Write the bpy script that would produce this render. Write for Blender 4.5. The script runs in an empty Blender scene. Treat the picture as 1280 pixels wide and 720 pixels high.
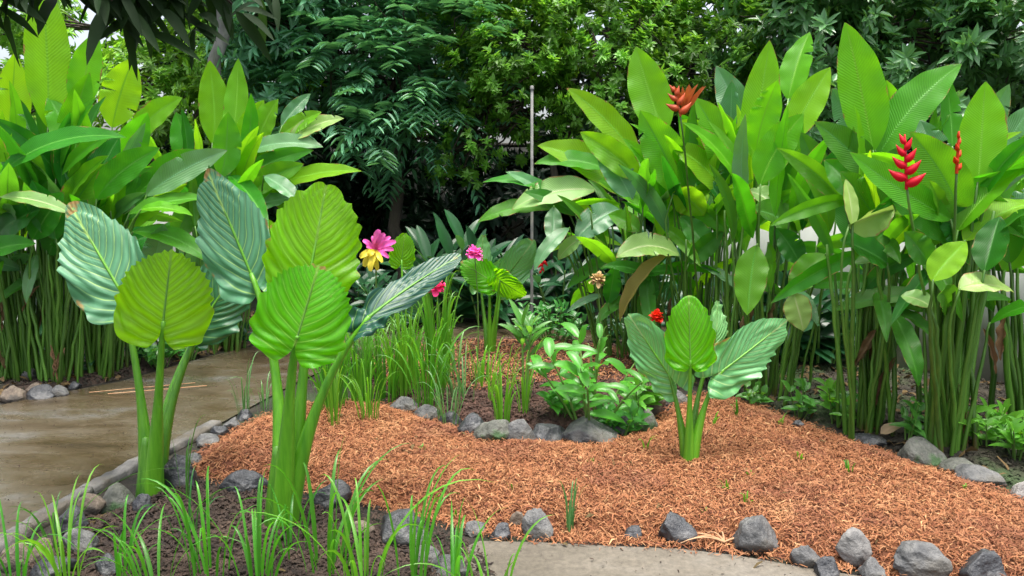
import bpy, bmesh, math, random
import numpy as np
from mathutils import Vector, Matrix

random.seed(7)
RS = np.random.RandomState(7)
S = bpy.context.scene
COL = S.collection
R = math.radians

# ------------------------------------------------------------------ camera, sky, sun, exposure
F, CAM_Z, PITCH = 931.0, 1.5, R(7.95)
cam_d = bpy.data.cameras.new('camera')
cam_d.sensor_width = 36.0
cam_d.lens = 36.0 * F / 1280.0
cam_d.clip_start, cam_d.clip_end = 0.05, 400
cam = bpy.data.objects.new('camera', cam_d)
COL.objects.link(cam)
cam.location = (0, 0, CAM_Z)
cam.rotation_euler = (R(90) - PITCH, 0, 0)
S.camera = cam

SUN_EL, SUN_AZ = R(82), R(150)          # azimuth from +Y, positive to the right
sd = Vector((math.sin(SUN_AZ) * math.cos(SUN_EL), math.cos(SUN_AZ) * math.cos(SUN_EL), math.sin(SUN_EL)))
w = bpy.data.worlds.new('World')
S.world = w
w.use_nodes = True
nt = w.node_tree
for n in list(nt.nodes): nt.nodes.remove(n)
sky = nt.nodes.new('ShaderNodeTexSky')
sky.sky_type = 'NISHITA'
sky.sun_disc = False
sky.sun_elevation = SUN_EL
sky.sun_rotation = SUN_AZ
sky.dust_density = 6.0
sky.air_density = 1.0
sky.ozone_density = 1.0
hs = nt.nodes.new('ShaderNodeHueSaturation')
hs.inputs['Saturation'].default_value = 0.55
bg = nt.nodes.new('ShaderNodeBackground')
bg.inputs['Strength'].default_value = 0.15
wo = nt.nodes.new('ShaderNodeOutputWorld')
nt.links.new(sky.outputs[0], hs.inputs['Color'])
nt.links.new(hs.outputs[0], bg.inputs['Color'])
nt.links.new(bg.outputs[0], wo.inputs['Surface'])

sl = bpy.data.lights.new('sun', 'SUN')
sl.energy = 2.0
sl.angle = R(20)
sl.color = (1.0, 0.96, 0.88)
so = bpy.data.objects.new('sun', sl)
COL.objects.link(so)
so.rotation_euler = (-sd).to_track_quat('-Z', 'Y').to_euler()
so.location = (0, 0, 20)

S.view_settings.view_transform = 'Standard'
S.view_settings.look = 'None'
S.view_settings.gamma = 1.0
S.view_settings.exposure = 1.4
S.view_settings.use_curve_mapping = False
S.render.engine = 'CYCLES'
S.cycles.max_bounces = 8
S.cycles.diffuse_bounces = 4
S.cycles.transmission_bounces = 5
S.cycles.glossy_bounces = 3

# ------------------------------------------------------------------ where a line of sight meets a depth or the ground
cp, sp_ = math.cos(PITCH), math.sin(PITCH)
def ray(px, py):
    a, b = (px - 640) / F, (360 - py) / F
    return np.array([a, cp + b * sp_, -sp_ + b * cp])
def W(px, py, Y):
    d = ray(px, py)
    return np.array([0, 0, CAM_Z]) + d * (Y / d[1])
def G(px, py, z=0.0):
    d = ray(px, py)
    return np.array([0, 0, CAM_Z]) + d * ((z - CAM_Z) / d[2])

# ------------------------------------------------------------------ tags
def tag(o, label=None, cat=None, group=None, kind=None):
    if label: o['label'] = label
    if cat: o['category'] = cat
    if group: o['group'] = group
    if kind: o['kind'] = kind
    return o
def empty(name, loc, label=None, cat=None, group=None):
    o = bpy.data.objects.new(name, None)
    o.empty_display_size = 0.05
    o.location = Vector([float(c) for c in loc])
    COL.objects.link(o)
    return tag(o, label, cat, group)

# ------------------------------------------------------------------ mesh collecting
class MB:
    def __init__(s):
        s.v, s.q, s.t, s.uv, s.tint, s.n = [], [], [], [], [], 0
    def add(s, v, q=None, t=None, uv=None, tint=None):
        v = np.asarray(v, float).reshape(-1, 3)
        if q is not None and len(q): s.q.append(np.asarray(q, int) + s.n)
        if t is not None and len(t): s.t.append(np.asarray(t, int) + s.n)
        s.v.append(v)
        s.uv.append(np.zeros((len(v), 2)) if uv is None else np.asarray(uv, float))
        if tint is None: tint = np.full(len(v), 0.5)
        elif np.isscalar(tint): tint = np.full(len(v), float(tint))
        s.tint.append(np.asarray(tint, float))
        s.n += len(v)
    def build(s, name, mat, parent=None, smooth=True, origin=None):
        v = np.concatenate(s.v)
        if parent is not None:
            off = np.array(parent.matrix_basis.translation)
            par = parent.parent
            while par is not None:
                off = off + np.array(par.matrix_basis.translation); par = par.parent
        elif origin is not None: off = np.asarray(origin, float)
        else: off = np.array([0, 0, 0.])
        v = v - off
        q = np.concatenate(s.q) if s.q else np.zeros((0, 4), int)
        t = np.concatenate(s.t) if s.t else np.zeros((0, 3), int)
        me = bpy.data.meshes.new(name)
        me.vertices.add(len(v))
        me.vertices.foreach_set('co', v.ravel())
        nl = len(q) * 4 + len(t) * 3
        me.loops.add(nl)
        li = np.concatenate([q.ravel(), t.ravel()]).astype(np.int32)
        me.loops.foreach_set('vertex_index', li)
        me.polygons.add(len(q) + len(t))
        st = np.concatenate([np.arange(len(q)) * 4, len(q) * 4 + np.arange(len(t)) * 3]).astype(np.int32)
        me.polygons.foreach_set('loop_start', st)
        me.update(calc_edges=True)
        if smooth: me.polygons.foreach_set('use_smooth', np.ones(len(q) + len(t), bool))
        uvl = me.uv_layers.new(name='UVMap')
        uv = np.concatenate(s.uv)[li]
        uvl.data.foreach_set('uv', uv.ravel())
        at = me.attributes.new('tint', 'FLOAT', 'POINT')
        at.data.foreach_set('value', np.concatenate(s.tint))
        me.validate()
        me.update()
        me.materials.append(mat)
        o = bpy.data.objects.new(name, me)
        COL.objects.link(o)
        if parent is not None: o.parent = parent
        else: o.location = Vector([float(c) for c in off])
        return o

def unit(a):
    a = np.asarray(a, float)
    n = np.linalg.norm(a, axis=-1, keepdims=True)
    return a / np.maximum(n, 1e-9)
def bez(p, n):
    t = np.linspace(0, 1, n)[:, None]
    p = [np.asarray(a, float) for a in p]
    if len(p) == 3: return (1 - t) ** 2 * p[0] + 2 * t * (1 - t) * p[1] + t ** 2 * p[2]
    return (1 - t) ** 3 * p[0] + 3 * t * (1 - t) ** 2 * p[1] + 3 * t ** 2 * (1 - t) * p[2] + t ** 3 * p[3]
def tangents(p):
    return unit(np.gradient(p, axis=0))
def rot_about(v, ax, ang):
    ax = unit(ax)
    return v * math.cos(ang) + np.cross(ax, v) * math.sin(ang) + ax * (np.sum(ax * v, -1, keepdims=True)) * (1 - math.cos(ang))

def tube(mb, pts, rad, seg=6, cap=True, tint=0.5):
    pts = np.asarray(pts, float)
    n = len(pts)
    rad = np.full(n, rad) if np.isscalar(rad) else np.asarray(rad, float)
    T = tangents(pts)
    ref = np.array([1., 0, 0]) if abs(T[0][0]) < .8 else np.array([0, 1., 0])
    A = []
    a = unit(np.cross(T[0], ref))
    for i in range(n):
        a = unit(a - T[i] * np.dot(a, T[i]))
        A.append(a)
    A = np.array(A); B = np.cross(T, A)
    th = np.linspace(0, 2 * math.pi, seg, endpoint=False)
    v = pts[:, None, :] + rad[:, None, None] * (A[:, None, :] * np.cos(th)[None, :, None] + B[:, None, :] * np.sin(th)[None, :, None])
    i, j = np.meshgrid(np.arange(n - 1), np.arange(seg), indexing='ij')
    q = np.stack([i * seg + j, i * seg + (j + 1) % seg, (i + 1) * seg + (j + 1) % seg, (i + 1) * seg + j], -1).reshape(-1, 4)
    vv = v.reshape(-1, 3)
    uv = np.stack([np.tile(np.arange(seg) / seg, n), np.repeat(np.linspace(0, 1, n), seg)], -1)
    t = None
    if cap:
        vv = np.vstack([vv, pts[-1] + T[-1] * rad[-1] * .4])
        uv = np.vstack([uv, [0, 1]])
        k = len(vv) - 1
        t = np.array([[(n - 1) * seg + a_, (n - 1) * seg + (a_ + 1) % seg, k] for a_ in range(seg)])
    mb.add(vv, q, t, uv, tint)

# a long blade along a midrib curve: profile across, fold, ripple
def blade(mb, mid, N0, width, fold=0.25, ripple=0.0, prof='lance', nu=4, rfreq=5.0, curl=0.0, tint=0.5, ph=None, twist=0.0, tears=()):
    n = len(mid)
    T = tangents(mid)
    N = N0 - T * np.sum(T * N0, -1, keepdims=True)
    N = unit(N)
    Sd = unit(np.cross(T, N))
    v = np.linspace(0, 1, n)
    if twist:
        ang = (twist * v)[:, None]
        Sd2 = Sd * np.cos(ang) + N * np.sin(ang)
        N = N * np.cos(ang) - Sd * np.sin(ang)
        Sd = Sd2
    if prof == 'lance':   p = np.sin(math.pi * np.clip(v, 0, 1) ** 0.80) ** 0.72
    elif prof == 'broad': p = np.sin(math.pi * .5 * np.minimum(1, np.clip(v, 0, 1) / .36)) ** .8 * np.sin(math.pi * .5 * np.minimum(1, (1 - v) / .52)) ** .85
    elif prof == 'grass': p = np.minimum(1, .55 + v * 2.2) * (1 - v ** 2.4)
    elif prof == 'ovate': p = np.sin(math.pi * v ** .62) ** .85
    elif prof == 'petal': p = np.sin(math.pi * np.clip(v * .93 + .02, 0, 1) ** 1.35) ** .6
    p = np.maximum(p, 0.012)
    us = np.linspace(-1, 1, 2 * nu + 1)
    ph = random.random() * 6 if ph is None else ph
    hw = width * .5 * p
    V = np.zeros((n, len(us), 3)); UV = np.zeros((n, len(us), 2))
    for k, u in enumerate(us):
        au = abs(u)
        lift = hw * (fold * au - curl * au * au) + ripple * width * (au ** 2) * np.sin(v * rfreq * 2 * math.pi + ph + (0 if u > 0 else 1.7)) * np.minimum(1, 4 * v * (1 - v) + .1)
        V[:, k] = mid + Sd * (u * hw * math.cos(math.atan(fold)))[:, None] + N * lift[:, None]
        UV[:, k, 0] = u * .5 + .5
        UV[:, k, 1] = v
    m = len(us)
    i, j = np.meshgrid(np.arange(n - 1), np.arange(m - 1), indexing='ij')
    q = np.stack([i * m + j, i * m + j + 1, (i + 1) * m + j + 1, (i + 1) * m + j], -1)
    keep = np.ones((n - 1, m - 1), bool)
    for row, sgn, thr in tears:          # wind-split margins: a wedge missing between two side veins
        for k, u in enumerate(us):
            if u * sgn > thr:
                V[row, k] += (V[row + 1, k] - V[row, k]) * .85 * (1 - (u * sgn - thr) / (1 - thr)) ** .7 - T[row] * width * .06 * (u * sgn - thr)
                V[row, k] -= N[row] * width * .10 * (u * sgn - thr)
        for k in range(m - 1):
            if min(us[k] * sgn, us[k + 1] * sgn) >= thr - .01: keep[row, k] = False
    mb.add(V.reshape(-1, 3), q[keep], None, UV.reshape(-1, 2), tint)

# many small leaves at once (six points each, folded along the midrib)
def small_leaves(mb, pos, d, nrm, L, Wd, fold=.3, droop=.15, tint=None):
    pos = np.asarray(pos, float); d = unit(d)
    nrm = unit(nrm - d * np.sum(d * nrm, -1, keepdims=True))
    s = np.cross(d, nrm)
    L = np.asarray(L, float)[:, None]; Wd = np.asarray(Wd, float)[:, None]
    c1 = pos + d * L * .33; c2 = pos + d * L * .70 - nrm * L * droop * .35
    tip = pos + d * L - nrm * L * droop
    up = nrm * Wd * fold * .5
    v = np.stack([pos, c1 + s * Wd * .5 + up, c2 + s * Wd * .36 + up * .7, tip, c2 - s * Wd * .36 + up * .7, c1 - s * Wd * .5 + up], 1)
    n = len(pos)
    b = np.arange(n)[:, None] * 6
    q = np.concatenate([b + np.array([[0, 1, 2, 3]]), b + np.array([[0, 3, 4, 5]])])
    if tint is None: tint = RS.rand(n)
    uv1 = np.array([[.5, 0], [1, .33], [.9, .7], [.5, 1], [.1, .7], [0, .33]])
    mb.add(v.reshape(-1, 3), q, None, np.tile(uv1, (n, 1)), np.repeat(tint, 6))

# ------------------------------------------------------------------ materials
def newmat(name):
    m = bpy.data.materials.new(name)
    m.use_nodes = True
    t = m.node_tree
    for n in list(t.nodes): t.nodes.remove(n)
    return m, t, t.nodes, t.links
class NT:
    def __init__(s, t): s.t, s.N, s.L = t, t.nodes, t.links
    def n(s, ty, **k):
        x = s.N.new(ty)
        for a, b in k.items(): setattr(x, a, b)
        return x
    def lk(s, a, b): s.L.new(a, b)
    def val(s, x, inp):
        if isinstance(x, (int, float)): inp.default_value = x
        else: s.lk(x, inp)
    def math(s, op, a, b=0.0, c=0.0, clamp=False):
        x = s.n('ShaderNodeMath', operation=op, use_clamp=clamp)
        s.val(a, x.inputs[0]); s.val(b, x.inputs[1])
        if len(x.inputs) > 2: s.val(c, x.inputs[2])
        return x.outputs[0]
    def mix(s, f, a, b, blend='MIX'):
        x = s.n('ShaderNodeMix', data_type='RGBA', blend_type=blend)
        s.val(f, x.inputs[0])
        for v, i in ((a, 6), (b, 7)):
            if isinstance(v, tuple): x.inputs[i].default_value = (*v[:3], 1)
            else: s.lk(v, x.inputs[i])
        return x.outputs[2]
    def ramp(s, f, stops, interp='LINEAR'):
        x = s.n('ShaderNodeValToRGB')
        x.color_ramp.interpolation = interp
        e = x.color_ramp.elements
        while len(e) < len(stops): e.new(0.5)
        for a, (p, c) in zip(e, stops):
            a.position = p
            a.color = (*c[:3], 1) if isinstance(c, tuple) else (c, c, c, 1)
        s.lk(f, x.inputs[0])
        return x.outputs[0]
    def noise(s, scale, detail=4, rough=.55, vec=None, dist=0.0):
        x = s.n('ShaderNodeTexNoise')
        x.inputs['Scale'].default_value = scale
        x.inputs['Detail'].default_value = detail
        x.inputs['Roughness'].default_value = rough
        x.inputs['Distortion'].default_value = dist
        if vec is not None: s.lk(vec, x.inputs['Vector'])
        return x.outputs[0]
    def smooth(s, x, lo, hi):
        m = s.n('ShaderNodeMapRange', interpolation_type='SMOOTHSTEP')
        s.val(x, m.inputs[0]); m.inputs[1].default_value = lo; m.inputs[2].default_value = hi
        return m.outputs[0]
    def bump(s, h, strength=.3, dist=.01):
        b = s.n('ShaderNodeBump')
        b.inputs['Strength'].default_value = strength
        b.inputs['Distance'].default_value = dist
        s.lk(h, b.inputs['Height'])
        return b.outputs[0]

def leaf_mat(name, col, tcol, trans=.42, rough=.38, spec=.5, vein=None, var=.35, brown=.0, midcol=None, bumpy=.45, hue=.018, coat=0.0):
    m, t, _, _ = newmat(name)
    k = NT(t)
    uv = k.n('ShaderNodeTexCoord')
    sep = k.n('ShaderNodeSeparateXYZ'); k.lk(uv.outputs['UV'], sep.inputs[0])
    oi = k.n('ShaderNodeObjectInfo')
    at = k.n('ShaderNodeAttribute', attribute_name='tint')
    u = k.math('ABSOLUTE', k.math('MULTIPLY_ADD', sep.outputs[0], 2.0, -1.0))
    v = sep.outputs[1]
    pos = uv.outputs['Object']
    nz = k.noise(6.0, 4, .6, pos)
    r = k.math('ADD', k.math('MULTIPLY', oi.outputs['Random'], .5), k.math('MULTIPLY', at.outputs['Fac'], .5))
    bright = k.math('ADD', k.math('MULTIPLY_ADD', r, 2 * var, 1 - var), k.math('MULTIPLY_ADD', nz, .5, -.25))
    h = k.n('ShaderNodeHueSaturation'); h.inputs['Color'].default_value = (*col, 1)
    h.inputs['Hue'].default_value = .5
    k.lk(k.math('MULTIPLY_ADD', oi.outputs['Random'], -2 * hue, .5 + hue), h.inputs['Hue'])
    k.lk(bright, h.inputs['Value'])
    h2 = k.n('ShaderNodeHueSaturation'); h2.inputs['Color'].default_value = (*tcol, 1)
    k.lk(k.math('MULTIPLY_ADD', oi.outputs['Random'], -2 * hue, .5 + hue), h2.inputs['Hue'])
    k.lk(bright, h2.inputs['Value'])
    c, tc = h.outputs[0], h2.outputs[0]
    norm = None
    if vein:
        if vein == 'pinnate':   # heliconia, ginger: fine close veins running up and out
            ph = k.math('ADD', k.math('ADD', k.math('MULTIPLY', v, 44.0), k.math('MULTIPLY', u, -6.0)), k.math('MULTIPLY', nz, 1.5))
            wv = k.math('MULTIPLY_ADD', k.math('SINE', k.math('MULTIPLY', ph, 6.2832)), .5, .5)
            wide = k.noise(3.0, 2, .5)
            stripe = k.math('MULTIPLY_ADD', k.math('MULTIPLY', wv, wide), .26, .87)
            hgt = wv
            mid = k.smooth(u, .07, .025)
            line = None
        else:                   # taro: few bold side veins
            ph = k.math('SUBTRACT', k.math('ADD', k.math('MULTIPLY', v, 9.0), k.math('MULTIPLY', k.noise(3.5, 2, .5, pos), 1.6)), k.math('MULTIPLY', u, k.math('MULTIPLY_ADD', v, 5.5, 2.6)))
            fr = k.math('FRACT', ph)
            tri = k.math('ABSOLUTE', k.math('MULTIPLY_ADD', fr, 2.0, -1.0))    # 1 at the vein
            line = k.math('MULTIPLY', k.smooth(tri, .84, .98), k.smooth(u, 1.0, .35))
            stripe = k.math('MULTIPLY_ADD', k.smooth(tri, 0.0, .8), -.30, 1.14)
            fine = k.noise(26.0, 3, .6, pos)
            hgt = k.math('ADD', tri, k.math('MULTIPLY', fine, .5))
            mid = k.smooth(u, .045, .014)
        st = k.n('ShaderNodeMix', data_type='RGBA', blend_type='MULTIPLY'); st.inputs[0].default_value = 1
        k.lk(c, st.inputs[6]); k.lk(stripe, st.inputs[7]); c = st.outputs[2]
        st = k.n('ShaderNodeMix', data_type='RGBA', blend_type='MULTIPLY'); st.inputs[0].default_value = 1
        k.lk(tc, st.inputs[6]); k.lk(stripe, st.inputs[7]); tc = st.outputs[2]
        mc = midcol or tuple(min(1, x * 1.5 + .03) for x in col)
        if line is not None:
            c = k.mix(k.math('MULTIPLY', line, .75), c, mc)
            tc = k.mix(k.math('MULTIPLY', line, .55), tc, tuple(min(1, x * 1.15 + .05) for x in tcol))
        c = k.mix(k.math('MULTIPLY', mid, .85), c, mc)
        tc = k.mix(k.math('MULTIPLY', mid, .8), tc, tuple(x * .35 for x in tcol))
        norm = k.bump(hgt, bumpy, .004)
    if brown > 0:   # browned, torn-looking margins and tips, and spots
        en = k.noise(9.0, 5, .65, pos)
        edge = k.math('ADD', k.smooth(u, .80, 1.0), k.smooth(v, .93, 1.0))
        f = k.smooth(k.math('ADD', k.math('MULTIPLY', edge, .26), en), .80 - brown * .11, .90 - brown * .11)
        c = k.mix(f, c, (.32, .20, .06)); tc = k.mix(f, tc, (.35, .2, .05))
        sp = k.smooth(k.noise(38.0, 2, .5, pos), .74, .80)
        c = k.mix(k.math('MULTIPLY', sp, .6), c, (.25, .22, .06))
    b = k.n('ShaderNodeBsdfPrincipled')
    k.lk(c, b.inputs['Base Color'])
    b.inputs['Roughness'].default_value = rough
    b.inputs['Specular IOR Level'].default_value = spec
    b.inputs['Coat Weight'].default_value = coat
    tr = k.n('ShaderNodeBsdfTranslucent')
    k.lk(tc, tr.inputs['Color'])
    if norm is not None:
        k.lk(norm, b.inputs['Normal'])
    mx = k.n('ShaderNodeMixShader'); mx.inputs[0].default_value = trans
    k.lk(b.outputs[0], mx.inputs[1]); k.lk(tr.outputs[0], mx.inputs[2])
    o = k.n('ShaderNodeOutputMaterial'); k.lk(mx.outputs[0], o.inputs['Surface'])
    return m

def simple_mat(name, c1, c2, scale=8, rough=.7, bump_s=.3, bump_d=.01, detail=5, spec=.4, tintvar=0.0, c3=None, scale3=2.0, stretch=None, lo=.35, hi=.65):
    m, t, _, _ = newmat(name)
    k = NT(t)
    tc = k.n('ShaderNodeTexCoord')
    vec = tc.outputs['Object']
    if stretch:
        mp = k.n('ShaderNodeMapping'); mp.inputs['Scale'].default_value = stretch
        k.lk(vec, mp.inputs[0]); vec = mp.outputs[0]
    nz = k.noise(scale, detail, .6, vec)
    c = k.ramp(nz, [(lo, c1), (hi, c2)])
    if c3 is not None:
        c = k.mix(k.smooth(k.noise(scale3, 5, .62, vec), .5, .62), c, c3)
    if tintvar:
        at = k.n('ShaderNodeAttribute', attribute_name='tint')
        h = k.n('ShaderNodeHueSaturation'); k.lk(c, h.inputs['Color'])
        k.lk(k.math('MULTIPLY_ADD', at.outputs['Fac'], 2 * tintvar, 1 - tintvar), h.inputs['Value'])
        c = h.outputs[0]
    b = k.n('ShaderNodeBsdfPrincipled')
    k.lk(c, b.inputs['Base Color'])
    b.inputs['Roughness'].default_value = rough
    b.inputs['Specular IOR Level'].default_value = spec
    if bump_s: k.lk(k.bump(k.noise(scale * 3, 6, .65, vec), bump_s, bump_d), b.inputs['Normal'])
    o = k.n('ShaderNodeOutputMaterial'); k.lk(b.outputs[0], o.inputs['Surface'])
    return m

M = {}
M['hel_lime'] = leaf_mat('heliconia_lime', (.16, .44, .012), (.34, .80, .010), .52, .40, .32, 'pinnate', .18, .25)  # glow of light from behind put into the leaf colour
M['hel_mid'] = leaf_mat('heliconia_green', (.065, .27, .012), (.20, .64, .010), .45, .38, .35, 'pinnate', .28, .2)
M['hel_dark'] = leaf_mat('heliconia_deep', (.032, .17, .012), (.11, .42, .012), .38, .38, .35, 'pinnate', .28, .1)  # random leaf tone, and shade put into the colour of inner leaves
M['hel_blue'] = leaf_mat('heliconia_waxy', (.085, .25, .085), (.15, .45, .06), .28, .30, .7, 'pinnate', .22, .1)
M['hel_pale'] = leaf_mat('heliconia_pale', (.25, .44, .10), (.36, .6, .1), .35, .35, .6, 'pinnate', .15, .9, midcol=(.5, .6, .25))
M['hel_dry'] = leaf_mat('heliconia_dry', (.30, .24, .05), (.45, .3, .04), .35, .5, .4, 'pinnate', .15, 1.6)
M['taro_lime'] = leaf_mat('taro_backlit', (.10, .34, .006), (.34, .80, .005), .58, .42, .28, 'taro', .10, .28, midcol=(.24, .46, .06), bumpy=.3)  # backlit leaves: the glow is put into the colour
M['taro_blue'] = leaf_mat('taro_sky_sheen', (.085, .25, .13), (.12, .40, .10), .20, .46, .42, 'taro', .14, .35, midcol=(.36, .58, .14), bumpy=.7)  # upper sides: bluish sky reflection put into the base colour
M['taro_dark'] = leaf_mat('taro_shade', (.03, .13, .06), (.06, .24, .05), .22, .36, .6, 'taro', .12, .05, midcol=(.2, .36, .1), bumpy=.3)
M['taro_mid'] = leaf_mat('taro_pale', (.13, .37, .12), (.26, .6, .10), .32, .38, .6, 'taro', .12, .35, midcol=(.42, .58, .22), bumpy=.3)
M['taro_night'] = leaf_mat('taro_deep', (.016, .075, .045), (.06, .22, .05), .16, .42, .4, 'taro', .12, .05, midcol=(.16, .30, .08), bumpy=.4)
M['grass'] = leaf_mat('grass_blade', (.08, .27, .02), (.16, .50, .016), .38, .4, .5, None, .4, .5)
M['grass_pale'] = leaf_mat('grass_grey', (.13, .28, .09), (.18, .42, .07), .34, .4, .5, None, .3, .5)
M['grass_dark'] = leaf_mat('grass_deep', (.035, .15, .025), (.09, .32, .025), .34, .42, .5, None, .35, .5)
M['bush_light'] = leaf_mat('bush_bright', (.10, .32, .03), (.24, .58, .025), .4, .36, .55, None, .35)
M['bush_mid'] = leaf_mat('bush_green', (.05, .21, .03), (.16, .45, .03), .36, .36, .55, None, .4)
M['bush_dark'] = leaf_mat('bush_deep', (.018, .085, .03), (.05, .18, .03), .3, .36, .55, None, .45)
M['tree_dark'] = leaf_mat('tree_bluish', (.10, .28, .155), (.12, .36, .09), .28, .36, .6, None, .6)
M['tree_black'] = leaf_mat('tree_far_dark', (.012, .045, .018), (.02, .06, .015), .22, .42, .5, None, .5)  # near-black: the dark under the trees put into the leaf colour
M['tree_light'] = leaf_mat('tree_bright', (.24, .48, .06), (.40, .70, .04), .40, .4, .5, None, .6)
M['tree_broad'] = leaf_mat('tree_glossy', (.125, .31, .11), (.2, .44, .05), .30, .32, .65, None, .6)
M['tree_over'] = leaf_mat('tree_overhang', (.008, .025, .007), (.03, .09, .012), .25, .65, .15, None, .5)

M['husk'] = leaf_mat('dry_husk', (.13, .085, .04), (.12, .07, .025), .2, .8, .2, None, .5)
def stem_mat(name, g, g2, brown, zb=.28):
    m, t, _, _ = newmat(name)
    k = NT(t)
    geo = k.n('ShaderNodeNewGeometry')
    sep = k.n('ShaderNodeSeparateXYZ'); k.lk(geo.outputs['Position'], sep.inputs[0])
    oi = k.n('ShaderNodeObjectInfo')
    tc = k.n('ShaderNodeTexCoord')
    mp = k.n('ShaderNodeMapping'); mp.inputs['Scale'].default_value = (30, 30, 2)
    k.lk(tc.outputs['Object'], mp.inputs[0])
    nz = k.noise(1.5, 4, .6, mp.outputs[0])
    c = k.ramp(nz, [(.3, g), (.7, g2)])
    f = k.smooth(k.math('ADD', sep.outputs[2], k.math('MULTIPLY_ADD', nz, .5, k.math('MULTIPLY', oi.outputs['Random'], .25))), zb + .32, zb + .08)
    c = k.mix(k.math('MULTIPLY', f, .85), c, brown)
    h = k.n('ShaderNodeHueSaturation'); k.lk(c, h.inputs['Color'])
    k.lk(k.math('MULTIPLY_ADD', oi.outputs['Random'], .7, .65), h.inputs['Value'])
    b = k.n('ShaderNodeBsdfPrincipled'); k.lk(h.outputs[0], b.inputs['Base Color'])
    b.inputs['Roughness'].default_value = .42
    k.lk(k.bump(nz, .3, .004), b.inputs['Normal'])
    o = k.n('ShaderNodeOutputMaterial'); k.lk(b.outputs[0], o.inputs['Surface'])
    return m
M['stem'] = stem_mat('heliconia_stem', (.035, .11, .010), (.085, .20, .022), (.15, .065, .022), .10)
M['taro_stem'] = stem_mat('taro_stem', (.045, .17, .006), (.10, .28, .012), (.03, .11, .012), .16)
M['green_stem'] = stem_mat('thin_stem', (.08, .18, .03), (.14, .26, .05), (.14, .12, .04), .0)
M['bark'] = simple_mat('dark_bark', (.025, .02, .015), (.07, .055, .04), 14, .85, .6, .02, stretch=(1, 1, .25))
M['bark_grey'] = simple_mat('grey_bark', (.10, .10, .095), (.22, .215, .205), 9, .85, .5, .01, c3=(.07, .08, .06), stretch=(1, 1, .4))
M['soil'] = simple_mat('soil', (.018, .011, .008), (.060, .038, .027), 7, .85, .9, .03, detail=9, tintvar=.4)
M['soil_red'] = simple_mat('soil_red', (.028, .014, .010), (.10, .05, .036), 9, .8, .9, .03, detail=9, tintvar=.5)
M['soil_moss'] = simple_mat('soil_moss', (.014, .012, .008), (.045, .037, .025), 6, .85, .9, .03, detail=9, c3=(.035, .06, .02), scale3=1.3, tintvar=.4)
M['rock_dark'] = simple_mat('rock_dark', (.014, .015, .018), (.062, .066, .073), 9, .42, .8, .02, detail=9, spec=.5, c3=(.10, .10, .10), scale3=5)
M['rock_grey'] = simple_mat('rock_grey', (.045, .047, .050), (.17, .168, .162), 9, .6, .9, .02, detail=9, c3=(.09, .085, .075), scale3=4)
M['rock_pale'] = simple_mat('rock_pale', (.16, .15, .14), (.46, .44, .41), 8, .7, .9, .02, detail=9, c3=(.13, .12, .11), scale3=4)
M['rock_mid'] = simple_mat('rock_mid', (.07, .07, .07), (.28, .27, .255), 8, .65, .9, .02, detail=9, c3=(.12, .115, .11), scale3=4)
M['rock_moss'] = simple_mat('rock_moss', (.05, .055, .045), (.15, .15, .13), 9, .7, .8, .02, detail=9, c3=(.04, .085, .03), scale3=5)
M['rock_tan'] = simple_mat('rock_tan', (.07, .052, .040), (.20, .16, .12), 9, .7, .8, .02, detail=9, c3=(.07, .06, .05), scale3=5)
M['red_flower'] = leaf_mat('red_bract', (.58, .012, .004), (.8, .04, .01), .25, .45, .3, None, .2, hue=.01)
M['orange_flower'] = leaf_mat('orange_bract', (.45, .10, .025), (.6, .15, .03), .25, .45, .4, None, .35, hue=.01)
M['pink_flower'] = leaf_mat('pink_petal', (.78, .10, .42), (.9, .2, .5), .25, .5, .4, None, .3, hue=.01)
M['hotpink_flower'] = leaf_mat('hot_pink_petal', (.80, .03, .16), (.9, .1, .25), .25, .5, .4, None, .3, hue=.01)
M['yellow_flower'] = leaf_mat('yellow_petal', (.72, .60, .05), (.8, .7, .1), .3, .5, .4, None, .3, hue=.01)
M['cream_flower'] = leaf_mat('dry_cream_petal', (.55, .38, .18), (.5, .35, .15), .2, .7, .3, None, .45, hue=.01)

def mulch_mat():
    m, t, _, _ = newmat('mulch')
    k = NT(t)
    at = k.n('ShaderNodeAttribute', attribute_name='tint')
    geo = k.n('ShaderNodeNewGeometry')
    big = k.noise(1.6, 4, .6, geo.outputs['Position'])
    c = k.ramp(at.outputs['Fac'], [(0, (.06, .017, .008)), (.25, (.155, .047, .017)), (.55, (.268, .105, .042)), (.85, (.35, .17, .078)), (1, (.45, .26, .12))])
    c = k.mix(k.math('MULTIPLY', k.smooth(big, .50, .66), .75), c, k.mix(.65, c, (.12, .038, .024)))
    c = k.mix(k.math('MULTIPLY', k.smooth(k.noise(2.3, 3, .6, geo.outputs['Position']), .58, .72), .5), c, (.46, .24, .11))
    b = k.n('ShaderNodeBsdfPrincipled'); k.lk(c, b.inputs['Base Color'])
    b.inputs['Roughness'].default_value = .75
    b.inputs['Specular IOR Level'].default_value = .3
    o = k.n('ShaderNodeOutputMaterial'); k.lk(b.outputs[0], o.inputs['Surface'])
    return m
M['mulch'] = mulch_mat()
M['mulch_base'] = simple_mat('mulch_base', (.10, .032, .012), (.25, .088, .032), 40, .85, 1.0, .02, detail=8, c3=(.14, .045, .022), scale3=5)

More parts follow.
